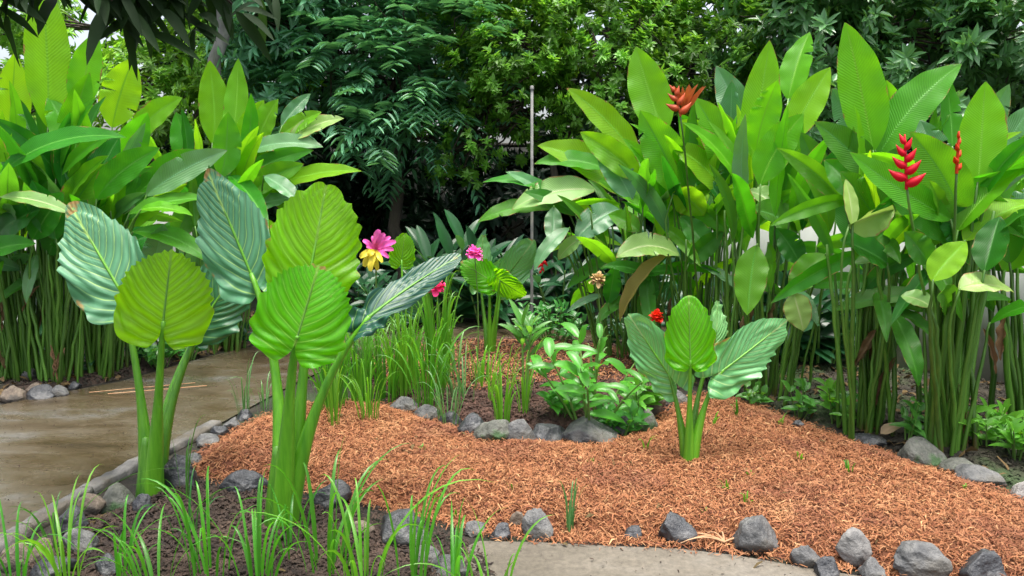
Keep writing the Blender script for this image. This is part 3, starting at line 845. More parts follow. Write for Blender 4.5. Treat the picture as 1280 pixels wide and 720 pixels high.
def hel_clump(name, bpx, bpy, spread, label, cat, group, leaves, nfill, Yfix=None, fill=None, thick=.013, mats=('hel_mid', 'hel_lime', 'hel_mid', 'hel_dark', 'hel_blue'), nstems=6, foots=.55, nlow=9, ndry=4):
    g = GG(bpx, bpy) if Yfix is None else np.array([*(G(bpx, bpy)[:2]), 0])
    e = empty(name, g, label, cat, group)
    Yc = g[1]
    def foot(b=None):
        if b is not None:
            o = (np.asarray(b) - g) * np.array([1, 1, 0]) * .45; r = np.linalg.norm(o)
            if r > spread * foots: o *= spread * foots / r
            p = g + o + np.array([random.uniform(-.07, .07), random.uniform(-.07, .07), 0]); p[2] = hz(p[0], p[1]) - .015
            return p
        a, r = random.uniform(0, 6.283), spread * foots * random.random() ** .7
        p = np.array([g[0] + r * math.cos(a), g[1] + r * .75 * math.sin(a), 0]); p[2] = hz(p[0], p[1]) - .015
        return p
    for i, lf in enumerate(leaves):
        bx, by, tx, ty, wp, mt = lf[:6]
        o = dict(roll=random.uniform(-.25, .25), arch=.05, dY=None, dT=random.uniform(-.12, .12), fold=.25, twist=0.0, prof='broad', foot=True, ripple=.03, bend=random.uniform(-.05, .05))
        if len(lf) > 6: o.update(lf[6])
        dY = o['dY'] if o['dY'] is not None else .30 - .55 * i / max(1, len(leaves))
        Y = Yc + dY
        b = W(bx, by, Y); t = W(tx, ty, Y + o['dT'])
        width = .86 * wp * Y / F / max(.55, math.cos(o['roll']))
        mb, T0, L = leaf_geo(b, t, width, o['roll'], o['arch'], o['fold'], o['ripple'], o['prof'], twist=o['twist'])
        mb.build('leaf', M[mt], e)
        if o['foot']:
            f = foot(b)
            if T0[2] < -.2:          # a hanging leaf: its stem stands behind it and bends over
                f = f + np.array([0, .30, 0]); T0 = unit(np.array([T0[0] * .3, -1.0, .5]))
            stalk(e, f, b, T0, thick * random.uniform(.5, 1.25), .006)
    lo_z, hi_z, lmin, lmax, lean = fill or (.9, 1.5, .45, .75, .5)
    for i in range(int(nfill * 1.5)):
        a = random.uniform(0, 6.283)
        rad = spread * random.uniform(.3, 1.2)
        z = random.uniform(lo_z, hi_z)
        b = np.array([g[0] + rad * math.cos(a), g[1] + .15 + rad * .9 * math.sin(a) , z])
        el = R(random.uniform(22, 88)) if random.random() < .88 else R(random.uniform(-50, 0))
        d = np.array([math.cos(a) * math.cos(el), math.sin(a) * math.cos(el), math.sin(el)])
        L = random.uniform(lmin, lmax) * 1.1
        t = b + d * L
        mb, T0, L = leaf_geo(b, t, L * random.uniform(.15, .24), random.uniform(-1.0, 1.0), random.uniform(.05, .16), .3, .035)
        mb.build('leaf', M[random.choice(mats)], e)
        if i % 3 == 0: stalk(e, foot(b), b, unit(T0 + UP * .4), thick * random.uniform(.6, 1.1), .006)
    for i in range(nlow):               # lower, hanging and half-hidden leaves
        a = random.uniform(0, 6.283); rad = spread * random.uniform(.3, 1.3)
        b = np.array([g[0] + rad * math.cos(a), g[1] + .1 + rad * .8 * math.sin(a), random.uniform(lo_z * .72, lo_z * 1.2)])
        el = R(random.uniform(-65, 25)); L = random.uniform(.34, .58)
        t = b + np.array([math.cos(a) * math.cos(el), math.sin(a) * math.cos(el), math.sin(el)]) * L
        mb, T0, L = leaf_geo(b, t, L * random.uniform(.20, .30), random.uniform(-.8, .8), random.uniform(.08, .2), .3, .04)
        mb.build('leaf', M[random.choice(('hel_mid', 'hel_dark', 'hel_dark', 'hel_mid', 'hel_blue'))], e)
        f = foot(b); stalk(e, f, b, unit(UP + (b - f) * .3), thick * random.uniform(.5, 1.0), .006)
    for i in range(ndry):               # dry brown leaves left hanging on the stems
        f = foot(); z = random.uniform(.25, .8)
        b = f + np.array([random.uniform(-.08, .08), -.03, z]); L = random.uniform(.18, .36)
        t = b + np.array([random.uniform(-.12, .12), random.uniform(-.08, .05), -L])
        mb, T0, L = leaf_geo(b, t, random.uniform(.03, .06), random.uniform(-1, 1), .05, .9, .25, 'lance', rfreq=3)
        mb.build('dry_leaf', M['husk'], e)
    for i in range(nstems):
        f = foot(); tp = f + np.array([random.uniform(-.2, .2), random.uniform(-.12, .2), random.uniform(.9, 1.4)])
        stalk(e, f, tp, unit(UP + np.array([random.uniform(-.15, .15), 0, 0])), thick * random.uniform(.8, 1.3), .007)
    return e

def bract_flower(parent, base, top, n, size, mat, label, stem_from=None, face=0.0):
    """zigzag of pointed boat-shaped bracts either side of an upright axis"""
    base, top = np.asarray(base, float), np.asarray(top, float)
    ax = unit(top - base); right = unit(np.cross(ax, CAMP - base) * -1)
    right = rot_about(right[None], ax, face)[0]
    front = unit(np.cross(right, ax)) * -1
    mb = MB()
    H = np.linalg.norm(top - base)
    tube(mb, [base - ax * .02, base + ax * H * .5, top], [.008, .007, .004], 6)
    for i in range(n):
        s = 1 if i % 2 else -1
        k = i / (n - 1)
        p = base + ax * H * (.02 + .80 * k)
        L = size * (1.0 - .45 * k)
        el = R(22 + 40 * k)
        d = right * s * math.cos(el) + ax * math.sin(el)
        mid = bez((p, p + d * L * .5 - ax * L * .10, p + d * L * .95 + ax * L * .14), 8)
        rad = L * .24 * np.array([.55, .95, 1.05, 1.0, .82, .58, .3, .05])
        tube(mb, mid, rad, 8)
    o = mb.build('flower', M[mat], parent)
    o['label'] = label
    if stem_from is not None: stalk(parent, stem_from, base, ax, .009, .006)
    return o

HG = 'heliconias in the right bed'
LG = 'ginger clumps in the left bed'
D = dict
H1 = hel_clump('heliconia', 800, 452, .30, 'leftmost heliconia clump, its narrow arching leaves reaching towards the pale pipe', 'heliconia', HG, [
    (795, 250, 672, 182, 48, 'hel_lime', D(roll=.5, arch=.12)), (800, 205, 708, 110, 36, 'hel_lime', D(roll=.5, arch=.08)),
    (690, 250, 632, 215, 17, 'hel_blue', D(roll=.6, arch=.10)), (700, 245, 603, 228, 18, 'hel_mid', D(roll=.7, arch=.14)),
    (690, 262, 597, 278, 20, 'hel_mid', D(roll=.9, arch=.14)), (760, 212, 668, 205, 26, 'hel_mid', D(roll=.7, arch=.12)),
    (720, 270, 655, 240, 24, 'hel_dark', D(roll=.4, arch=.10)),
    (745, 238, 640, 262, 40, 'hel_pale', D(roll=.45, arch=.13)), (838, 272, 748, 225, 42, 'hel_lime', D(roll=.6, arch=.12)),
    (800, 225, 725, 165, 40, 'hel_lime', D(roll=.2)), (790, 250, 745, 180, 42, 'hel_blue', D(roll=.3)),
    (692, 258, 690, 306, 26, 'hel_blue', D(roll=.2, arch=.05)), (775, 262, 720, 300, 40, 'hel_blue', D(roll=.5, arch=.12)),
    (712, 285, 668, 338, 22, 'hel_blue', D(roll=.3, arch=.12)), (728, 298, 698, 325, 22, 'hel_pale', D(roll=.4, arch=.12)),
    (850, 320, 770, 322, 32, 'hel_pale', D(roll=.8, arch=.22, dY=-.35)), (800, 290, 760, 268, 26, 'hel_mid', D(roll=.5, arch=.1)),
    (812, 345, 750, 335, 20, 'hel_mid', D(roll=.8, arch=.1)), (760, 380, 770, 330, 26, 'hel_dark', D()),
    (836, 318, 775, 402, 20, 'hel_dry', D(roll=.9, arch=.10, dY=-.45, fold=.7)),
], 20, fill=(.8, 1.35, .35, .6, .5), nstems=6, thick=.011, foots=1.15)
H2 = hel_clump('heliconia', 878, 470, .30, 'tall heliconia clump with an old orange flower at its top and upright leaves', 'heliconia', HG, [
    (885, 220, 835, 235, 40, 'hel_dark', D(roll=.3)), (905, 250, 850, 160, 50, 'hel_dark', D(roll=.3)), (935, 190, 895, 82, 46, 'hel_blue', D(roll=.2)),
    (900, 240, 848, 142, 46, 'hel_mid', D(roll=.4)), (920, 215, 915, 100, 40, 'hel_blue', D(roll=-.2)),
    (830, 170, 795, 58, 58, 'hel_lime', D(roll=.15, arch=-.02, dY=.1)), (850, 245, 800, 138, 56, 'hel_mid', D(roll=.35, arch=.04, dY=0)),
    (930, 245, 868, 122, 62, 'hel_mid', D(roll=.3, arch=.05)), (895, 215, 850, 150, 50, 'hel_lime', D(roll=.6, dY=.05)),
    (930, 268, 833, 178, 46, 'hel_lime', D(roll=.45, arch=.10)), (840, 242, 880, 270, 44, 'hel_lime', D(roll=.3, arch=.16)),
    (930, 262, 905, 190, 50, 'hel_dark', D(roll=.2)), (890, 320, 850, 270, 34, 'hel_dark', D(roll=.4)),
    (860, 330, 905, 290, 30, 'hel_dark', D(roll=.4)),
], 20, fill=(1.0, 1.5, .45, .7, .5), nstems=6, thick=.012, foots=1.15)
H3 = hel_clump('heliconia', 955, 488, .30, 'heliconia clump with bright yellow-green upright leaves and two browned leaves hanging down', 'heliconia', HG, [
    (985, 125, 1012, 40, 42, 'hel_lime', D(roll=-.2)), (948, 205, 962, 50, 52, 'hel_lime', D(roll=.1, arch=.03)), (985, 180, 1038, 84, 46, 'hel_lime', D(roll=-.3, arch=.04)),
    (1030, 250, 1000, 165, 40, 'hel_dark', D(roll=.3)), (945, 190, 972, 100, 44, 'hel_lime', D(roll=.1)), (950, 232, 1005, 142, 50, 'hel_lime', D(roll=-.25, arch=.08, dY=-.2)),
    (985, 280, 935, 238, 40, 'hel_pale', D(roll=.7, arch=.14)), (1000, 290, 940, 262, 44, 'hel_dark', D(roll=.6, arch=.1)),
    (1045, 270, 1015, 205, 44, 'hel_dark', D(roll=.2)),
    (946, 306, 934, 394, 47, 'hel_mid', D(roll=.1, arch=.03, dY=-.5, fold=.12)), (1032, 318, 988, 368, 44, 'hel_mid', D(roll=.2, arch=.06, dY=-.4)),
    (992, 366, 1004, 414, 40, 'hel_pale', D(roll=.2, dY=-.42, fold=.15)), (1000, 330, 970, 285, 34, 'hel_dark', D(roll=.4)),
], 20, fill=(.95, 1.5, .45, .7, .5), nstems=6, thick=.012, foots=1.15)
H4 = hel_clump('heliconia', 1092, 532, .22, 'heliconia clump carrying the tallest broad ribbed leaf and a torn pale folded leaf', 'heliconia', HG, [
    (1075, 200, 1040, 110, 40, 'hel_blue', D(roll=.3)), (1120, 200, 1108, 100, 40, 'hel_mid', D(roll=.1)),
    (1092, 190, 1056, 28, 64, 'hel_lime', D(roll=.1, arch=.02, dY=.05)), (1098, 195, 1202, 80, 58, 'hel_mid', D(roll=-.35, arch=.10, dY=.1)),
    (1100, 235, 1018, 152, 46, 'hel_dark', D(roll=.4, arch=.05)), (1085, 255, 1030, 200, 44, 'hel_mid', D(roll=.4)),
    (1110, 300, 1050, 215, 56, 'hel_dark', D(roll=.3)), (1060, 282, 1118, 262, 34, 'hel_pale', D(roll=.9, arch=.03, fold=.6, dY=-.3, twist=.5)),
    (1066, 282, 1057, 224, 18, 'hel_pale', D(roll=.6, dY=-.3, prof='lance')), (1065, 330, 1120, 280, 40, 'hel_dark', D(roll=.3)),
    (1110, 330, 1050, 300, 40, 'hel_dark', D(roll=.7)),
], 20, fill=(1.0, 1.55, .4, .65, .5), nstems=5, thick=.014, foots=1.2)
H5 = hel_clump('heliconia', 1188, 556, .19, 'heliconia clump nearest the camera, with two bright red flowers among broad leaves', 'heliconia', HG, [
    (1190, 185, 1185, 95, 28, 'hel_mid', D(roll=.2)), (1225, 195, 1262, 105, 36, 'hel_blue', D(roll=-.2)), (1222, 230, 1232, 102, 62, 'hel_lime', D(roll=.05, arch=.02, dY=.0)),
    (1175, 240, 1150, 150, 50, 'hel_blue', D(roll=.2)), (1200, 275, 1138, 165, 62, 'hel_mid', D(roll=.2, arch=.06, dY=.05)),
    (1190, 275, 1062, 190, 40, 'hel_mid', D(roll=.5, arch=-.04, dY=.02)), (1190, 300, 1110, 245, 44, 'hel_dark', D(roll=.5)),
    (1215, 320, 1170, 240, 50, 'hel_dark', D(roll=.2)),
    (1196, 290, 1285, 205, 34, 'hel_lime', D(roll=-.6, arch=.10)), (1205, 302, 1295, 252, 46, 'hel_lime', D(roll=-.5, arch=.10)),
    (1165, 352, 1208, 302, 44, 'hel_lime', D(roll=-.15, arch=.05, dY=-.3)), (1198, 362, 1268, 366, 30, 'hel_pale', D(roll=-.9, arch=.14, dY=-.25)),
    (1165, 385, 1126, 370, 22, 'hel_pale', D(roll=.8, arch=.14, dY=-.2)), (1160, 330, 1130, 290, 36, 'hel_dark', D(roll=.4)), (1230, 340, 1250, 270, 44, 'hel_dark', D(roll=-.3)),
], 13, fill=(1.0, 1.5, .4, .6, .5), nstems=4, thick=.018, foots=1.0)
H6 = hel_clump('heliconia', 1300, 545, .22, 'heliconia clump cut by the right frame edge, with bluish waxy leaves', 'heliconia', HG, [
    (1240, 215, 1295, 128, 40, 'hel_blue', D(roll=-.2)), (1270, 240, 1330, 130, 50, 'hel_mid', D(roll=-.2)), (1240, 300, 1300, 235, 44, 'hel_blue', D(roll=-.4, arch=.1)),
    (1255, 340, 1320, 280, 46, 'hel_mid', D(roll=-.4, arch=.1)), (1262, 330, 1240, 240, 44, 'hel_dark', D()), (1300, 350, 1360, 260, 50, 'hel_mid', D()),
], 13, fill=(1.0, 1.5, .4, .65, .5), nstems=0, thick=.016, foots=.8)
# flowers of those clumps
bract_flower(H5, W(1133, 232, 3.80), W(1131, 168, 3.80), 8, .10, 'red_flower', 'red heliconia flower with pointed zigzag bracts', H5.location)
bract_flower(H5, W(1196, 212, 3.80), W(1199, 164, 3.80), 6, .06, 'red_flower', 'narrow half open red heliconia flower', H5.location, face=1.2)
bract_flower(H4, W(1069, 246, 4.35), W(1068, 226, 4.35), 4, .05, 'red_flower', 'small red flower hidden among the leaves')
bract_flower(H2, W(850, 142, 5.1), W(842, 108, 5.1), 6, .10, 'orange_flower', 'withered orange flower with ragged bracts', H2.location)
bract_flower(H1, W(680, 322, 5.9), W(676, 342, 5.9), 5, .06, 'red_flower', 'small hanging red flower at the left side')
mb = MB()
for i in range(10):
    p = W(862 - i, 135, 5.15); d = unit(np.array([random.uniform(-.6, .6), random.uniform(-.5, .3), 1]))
    blade(mb, bez((p, p + d * .09, p + d * .18 + np.array([random.uniform(-.05, .05), 0, -.02])), 7), np.tile(np.array([0, -1., .2]), (7, 1)), .03, .3, .05, 'lance', 1)
o = mb.build('flower', M['orange_flower'], H2); o['label'] = 'dried peach-coloured bracts beside the orange flower'

L1 = hel_clump('ginger_plant', 12, 474, .24, 'ginger clump at the left frame edge with broad upright lime leaves', 'ginger', LG, [
    (5, 250, -40, 140, 50, 'hel_mid', D()), (60, 160, 52, -30, 58, 'hel_lime', D(roll=.1, arch=.02)), (8, 195, 18, 66, 46, 'hel_lime', D(roll=.3)),
    (40, 250, 95, 160, 40, 'hel_dark', D()), (50, 235, 20, 160, 44, 'hel_mid', D()), (-20, 230, -50, 90, 50, 'hel_lime', D()),
    (0, 218, 158, 172, 30, 'hel_mid', D(roll=-.7, arch=.16, dY=-.2)), (-10, 300, 60, 225, 40, 'hel_dark', D(roll=-.4)),
    (0, 246, 92, 268, 18, 'hel_pale', D(roll=-.9, arch=.10, dY=-.4)), (0, 290, 50, 262, 40, 'hel_dark', D(roll=-.6)), (40, 300, 80, 240, 40, 'hel_mid', D(roll=-.3)),
    (-40, 330, 45, 305, 30, 'hel_mid', D(roll=-.6, arch=.1)),
], 20, fill=(.9, 1.7, .45, .75, .5), nstems=12, thick=.014)
L2 = hel_clump('ginger_plant', 66, 474, .22, 'second ginger clump from the left, leaning leaves over a tight bundle of green stems', 'ginger', LG, [
    (100, 140, 122, 40, 42, 'hel_lime', D(roll=-.2)), (82, 215, 112, 90, 42, 'hel_lime', D(roll=-.1)), (95, 200, 60, 120, 44, 'hel_mid', D()),
    (110, 260, 150, 170, 44, 'hel_dark', D()), (80, 280, 130, 205, 46, 'hel_mid', D(roll=-.3)), (120, 250, 200, 185, 40, 'hel_mid', D(roll=-.4, arch=.08)),
    (60, 320, 110, 250, 44, 'hel_dark', D(roll=-.3)), (70, 300, 40, 225, 44, 'hel_dark', D()), (100, 330, 165, 290, 34, 'hel_dark', D(roll=-.6, arch=.1)),
], 20, fill=(.9, 1.6, .45, .7, .5), nstems=16, thick=.014)
L3 = hel_clump('ginger_plant', 122, 464, .24, 'third ginger clump with one wide oval lime leaf standing over the left taro', 'ginger', LG, [
    (140, 160, 168, 72, 52, 'hel_lime', D(roll=.1)), (165, 175, 228, 122, 34, 'hel_lime', D(roll=-.4, arch=.1)), (150, 230, 185, 140, 44, 'hel_mid', D(roll=-.2)),
    (170, 245, 260, 190, 36, 'hel_mid', D(roll=-.5, arch=.1)), (140, 280, 200, 215, 44, 'hel_dark', D(roll=-.3)), (182, 245, 284, 188, 36, 'hel_blue', D(roll=-.5, arch=.06, dY=-.2)),
    (160, 268, 262, 248, 22, 'hel_mid', D(roll=-.8, arch=.08, dY=-.3)), (175, 262, 241, 270, 18, 'hel_lime', D(roll=-.8, arch=.12, dY=-.35)),
    (165, 290, 262, 328, 26, 'hel_mid', D(roll=-.7, arch=.16, dY=-.3)), (130, 330, 200, 290, 40, 'hel_dark', D(roll=-.5, arch=.1)), (190, 340, 205, 280, 40, 'hel_blue', D()),
], 20, fill=(.9, 1.55, .45, .7, .5), nstems=14, thick=.014)
L4 = hel_clump('ginger_plant', 268, 432, .34, 'ginger clump behind the big taros with two squarish upright lime leaves', 'ginger', LG, [
    (265, 180, 262, 75, 42, 'hel_lime', D(roll=.1, fold=.1)), (286, 182, 298, 73, 34, 'hel_lime', D(roll=-.1, fold=.1)), (240, 220, 220, 140, 40, 'hel_mid', D()),
    (318, 185, 348, 124, 34, 'hel_lime', D(roll=-.3)), (300, 190, 330, 125, 32, 'hel_lime', D(roll=-.2)), (352, 158, 388, 117, 20, 'hel_blue', D(roll=-.4)), (350, 170, 402, 140, 24, 'hel_lime', D(roll=-.4)),
    (360, 176, 430, 148, 24, 'hel_pale', D(roll=-.5, arch=.1)), (310, 190, 404, 184, 24, 'hel_blue', D(roll=-.7, arch=.12)), (300, 225, 392, 188, 26, 'hel_mid', D(roll=-.5, arch=.08)),
    (330, 240, 452, 214, 26, 'hel_lime', D(roll=-.6, arch=.10)), (300, 245, 380, 205, 34, 'hel_mid', D(roll=-.4)), (280, 260, 350, 225, 36, 'hel_mid', D(roll=-.4)), (310, 260, 365, 248, 24, 'hel_blue', D(roll=-.6)),
    (230, 260, 300, 195, 40, 'hel_dark', D(roll=-.3)), (330, 220, 375, 255, 24, 'hel_blue', D(roll=-.5, arch=.1)), (220, 300, 250, 240, 36, 'hel_dark', D()), (250, 300, 240, 360, 30, 'hel_blue', D()), 
    (275, 222, 285, 140, 40, 'hel_mid', D()),
], 26, fill=(.9, 1.6, .45, .75, .5), nstems=16, thick=.013, mats=('hel_mid', 'hel_dark', 'hel_mid', 'hel_lime'))

# ------------------------------------------------------------------ giant taros
def taro_blade(parent, a, t, width, roll, mat, cup=.12, droop=.15, rip=.014, ntail=.34, ph=0.0, side=0.0, mid_y=.13, pt=0.0):
    """heart-shaped ribbed blade: a = where the leaf stalk joins, t = its tip"""
    a, t = np.asarray(a, float), np.asarray(t, float)
    d = t - a; L = np.linalg.norm(d); T = d / L
    n0 = CAMP - (a + t) / 2; n0 = unit(n0 - T * (n0 @ T)); Nn = rot_about(n0[None], T, roll)[0]
    Sd = np.cross(T, Nn)
    nr, na = 26, 144
    th = np.linspace(-math.pi, math.pi, na + 1)
    # outline as a half-width profile: built in polar form round the joint
    wl = width / L / 2
    at_ = np.abs(th)
    fi = np.linspace(0, math.pi, 400); cf, sf = np.cos(fi), np.sin(fi)
    yo = mid_y + np.where(cf > 0, (1 - mid_y) * np.abs(cf) ** (.94 + pt), -(mid_y + ntail) * np.abs(cf) ** .72)
    xo = wl * np.abs(sf) ** np.where(cf > 0, .92, .80)
    Rth = np.interp(at_, np.arctan2(xo, yo), np.hypot(xo, yo)) + (.035 + pt * .12) * np.exp(-(at_ / .13) ** 2)
    nk = np.clip((math.pi - at_) / .42, 0, 1); Rth = Rth * (.25 + .75 * nk ** .8)
    rs = np.linspace(0, 1, nr) ** .9
    rg, tg = np.meshgrid(rs, th, indexing='ij')
    x = rg * Rth[None] * np.sin(tg); y = rg * Rth[None] * np.cos(tg)
    # ribs: running out from the midrib
    phs = y * 9.0 + .35 * np.sin(y * 7 + ph * 3) + .3 * np.sin(x * 6 + ph) - np.abs(x) / max(wl, .2) * (2.6 + 5.5 * y)
    hw = max(wl, .2)
    uu = np.clip(np.abs(x) / hw, 0, 1.2)
    ridge = -.5 * np.cos(phs * 2 * math.pi)
    edge = rg ** 3
    z = rip / L * (-ridge) * np.minimum(1, uu * 3) * (.6 + 1.6 * edge)
    sc = 1 + .045 * edge * (-ridge) * 2 + .012 * edge * np.sin(tg * 9 + 1)
    x = x * sc; y2 = y * (1 + (sc - 1) * .5)
    wav = np.random.RandomState(int(ph * 100) + 3)
    z += edge * .038 * np.sin(tg * 7 + wav.uniform(0, 6)) + edge * .035 * np.sin(tg * 4 + wav.uniform(0, 6)) + .012 * np.sin(x * 9 + wav.uniform(0, 6)) * np.sin(y * 8 + wav.uniform(0, 6))
    z += cup * np.abs(x) ** 1.3 * .9 - droop * np.clip(y, 0, 1) ** 2 * .8 - droop * .9 * np.clip(-y, 0, 1) ** 1.5
    z += side * x
    P = a + T * (y2 * L)[..., None] + Sd * (x * L)[..., None] + Nn * (z * L)[..., None]
    UV = np.stack([.5 + x / hw * .5, y], -1)
    m = na + 1
    i, j = np.meshgrid(np.arange(nr - 1), np.arange(na), indexing='ij')
    q = np.stack([i * m + j, (i + 1) * m + j, (i + 1) * m + j + 1, i * m + j + 1], -1).reshape(-1, 4)
    mb = MB(); mb.add(P.reshape(-1, 3), q, None, UV.reshape(-1, 2))
    # raised midrib on the back
    o = mb.build('leaf', M[mat], parent)
    yy = np.linspace(0, .93, 12)
    rib = a + T * (yy * L)[:, None] + Nn * ((-droop * yy ** 2 * .8) * L)[:, None]
    rb = MB(); tube(rb, rib, np.linspace(.0085, .0012, 12) * (L / .5), 6)
    rb.build('midrib', M['taro_stem'], o)
    return o, T, Nn

def taro(name, base, label, leaves, trunk_h, trunk_r, group='giant taros'):
    g = GG(*base)
    e = empty(name, g, label, 'taro', group)
    Y = g[1]
    tk = MB()
    tp = g + np.array([.0, .0, trunk_h])
    pts = np.array([g + np.array([0, 0, -.04]), g + UP * trunk_h * .35, g + UP * trunk_h * .7, tp])
    tube(tk, bez(pts, 9), np.linspace(trunk_r, trunk_r * .18, 9), 14)
    tk.build('trunk', M['taro_stem'], e)
    for i, lf in enumerate(leaves):
        (ax_, ay), (tx, ty), wp, mat, o = lf
        oo = dict(dY=0, dT=0, roll=0, cup=.12, droop=.15, via=None, bow=0.0, r=.5, side=0); oo.update(o)
        Ya = Y + oo['dY']
        a = W(ax_, ay, Ya); t = W(tx, ty, Ya + oo['dT'])
        width = (.93 if trunk_r > .06 else 1) * wp * Ya / F / max(.5, math.cos(oo['roll']))
        taro_blade(e, a, t, width, oo['roll'], mat, oo['cup'], oo['droop'], rip=.0075 if trunk_r > .03 else .005, ntail=oo.get('ntail', .40), pt=oo.get('pt', 0), ph=i * 1.37 + .4, side=oo['side'])
        off = (a - g) * np.array([1, 1, 0]); off = off / max(1e-6, np.linalg.norm(off)) * trunk_r * .45
        s0 = g + off * .7 + UP * trunk_h * (-.15 + .03 * i)
        h = np.linalg.norm(a - s0)
        pv = W(*oo['via'], Y + oo['dY'] * .5) if oo['via'] else s0 + (a - s0) * .5
        ctrl = 2 * pv - .5 * (s0 + a)
        p = bez((s0, ctrl, a), 20)
        rad = np.interp(np.linspace(0, 1, 20), [0, .25, .5, 1], [trunk_r * .72, trunk_r * .50, trunk_r * .28, trunk_r * .15]) * oo.get('fat', 1)
        pm = MB(); tube(pm, p, rad, 10)
        pm.build('leaf_stalk', M['taro_stem'], e)
    return e

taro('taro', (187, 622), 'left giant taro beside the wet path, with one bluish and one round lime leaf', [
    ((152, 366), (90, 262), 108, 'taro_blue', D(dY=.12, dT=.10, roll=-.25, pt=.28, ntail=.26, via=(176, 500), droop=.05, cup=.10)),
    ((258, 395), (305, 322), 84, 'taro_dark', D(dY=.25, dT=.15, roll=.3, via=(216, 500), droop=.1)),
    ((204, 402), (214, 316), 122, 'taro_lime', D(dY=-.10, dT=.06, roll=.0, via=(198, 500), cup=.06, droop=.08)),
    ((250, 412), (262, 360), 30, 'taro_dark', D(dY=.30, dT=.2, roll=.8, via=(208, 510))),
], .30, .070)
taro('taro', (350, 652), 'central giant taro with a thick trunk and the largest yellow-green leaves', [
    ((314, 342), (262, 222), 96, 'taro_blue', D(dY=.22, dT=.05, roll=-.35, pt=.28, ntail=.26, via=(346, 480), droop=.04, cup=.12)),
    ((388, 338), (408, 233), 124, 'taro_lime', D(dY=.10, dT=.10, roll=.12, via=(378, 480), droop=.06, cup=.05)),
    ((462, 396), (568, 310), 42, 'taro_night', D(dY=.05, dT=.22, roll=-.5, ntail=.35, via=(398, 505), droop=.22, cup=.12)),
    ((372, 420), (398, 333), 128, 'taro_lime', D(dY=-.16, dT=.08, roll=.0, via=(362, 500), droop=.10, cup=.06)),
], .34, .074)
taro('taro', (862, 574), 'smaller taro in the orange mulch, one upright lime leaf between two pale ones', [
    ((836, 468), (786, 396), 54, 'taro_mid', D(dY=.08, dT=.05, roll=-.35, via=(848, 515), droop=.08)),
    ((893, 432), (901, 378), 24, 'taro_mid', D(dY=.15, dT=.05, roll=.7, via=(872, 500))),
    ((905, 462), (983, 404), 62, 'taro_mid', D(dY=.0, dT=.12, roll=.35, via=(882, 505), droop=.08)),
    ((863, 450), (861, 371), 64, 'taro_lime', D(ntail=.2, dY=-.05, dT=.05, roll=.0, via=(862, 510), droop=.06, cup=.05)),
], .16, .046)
taro('taro', (612, 440), 'young taro in the middle distance beside the pink flower, pale leaves held close together', [
    ((628, 352), (668, 303), 44, 'taro_mid', D(dY=.1, roll=.3)), ((600, 350), (606, 296), 26, 'taro_mid', D(dY=.15, roll=.4)),
    ((612, 350), (578, 328), 40, 'taro_lime', D(dY=-.1, roll=.2)), ((625, 350), (655, 372), 30, 'taro_lime', D(dY=-.15, roll=.5)),
], .2, .05)
taro('taro', (506, 446), 'half hidden taro with a small lime leaf beside the pink and yellow flower', [
    ((502, 325), (506, 293), 32, 'taro_lime', D(dY=.1)), ((520, 350), (552, 334), 26, 'taro_mid', D(dY=.1, roll=.6)),
    ((492, 385), (535, 370), 44, 'taro_dark', D(dY=-.05, roll=.4)), 
], .25, .045)
# ------------------------------------------------------------------ grass tufts
def tuft(px, py, h, n, label, group, mat='grass', wd=.009, arch=.6, rad=.03, name='grass_tuft', lean=(0, 0), g=None):
    g = GG(px, py) if g is None else g
    mb = MB()
    for i in range(n):
        a = random.uniform(0, 6.283)
        b = g + np.array([math.cos(a), math.sin(a), 0]) * rad * math.sqrt(random.random()) + np.array([0, 0, -.01])
        hh = h * random.uniform(.45, 1.1)
        out = arch * hh * random.uniform(.15, 1.0)
        dv = np.array([math.cos(a) + lean[0], math.sin(a) + lean[1], 0])
        drop = random.uniform(0.0, .45) * out
        p = bez((b, b + UP * hh * .6 + dv * out * .12, b + UP * hh * 1.0 + dv * out * .55, b + UP * (hh * .98 - drop) + dv * out * 1.05), 10)
        n0 = np.cross(np.array([-math.sin(a), math.cos(a), 0]), UP)
        sp = rot_about((-dv * .6 + UP * .6)[None], UP, random.uniform(-.8, .8))
        blade(mb, p, np.tile(sp, (10, 1)), wd * random.uniform(.7, 1.25), .35, 0, 'grass', 1, tint=random.random(), twist=random.uniform(-.9, .9))
    return tag(mb.build(name, M[mat], origin=g), label, 'grass', group)

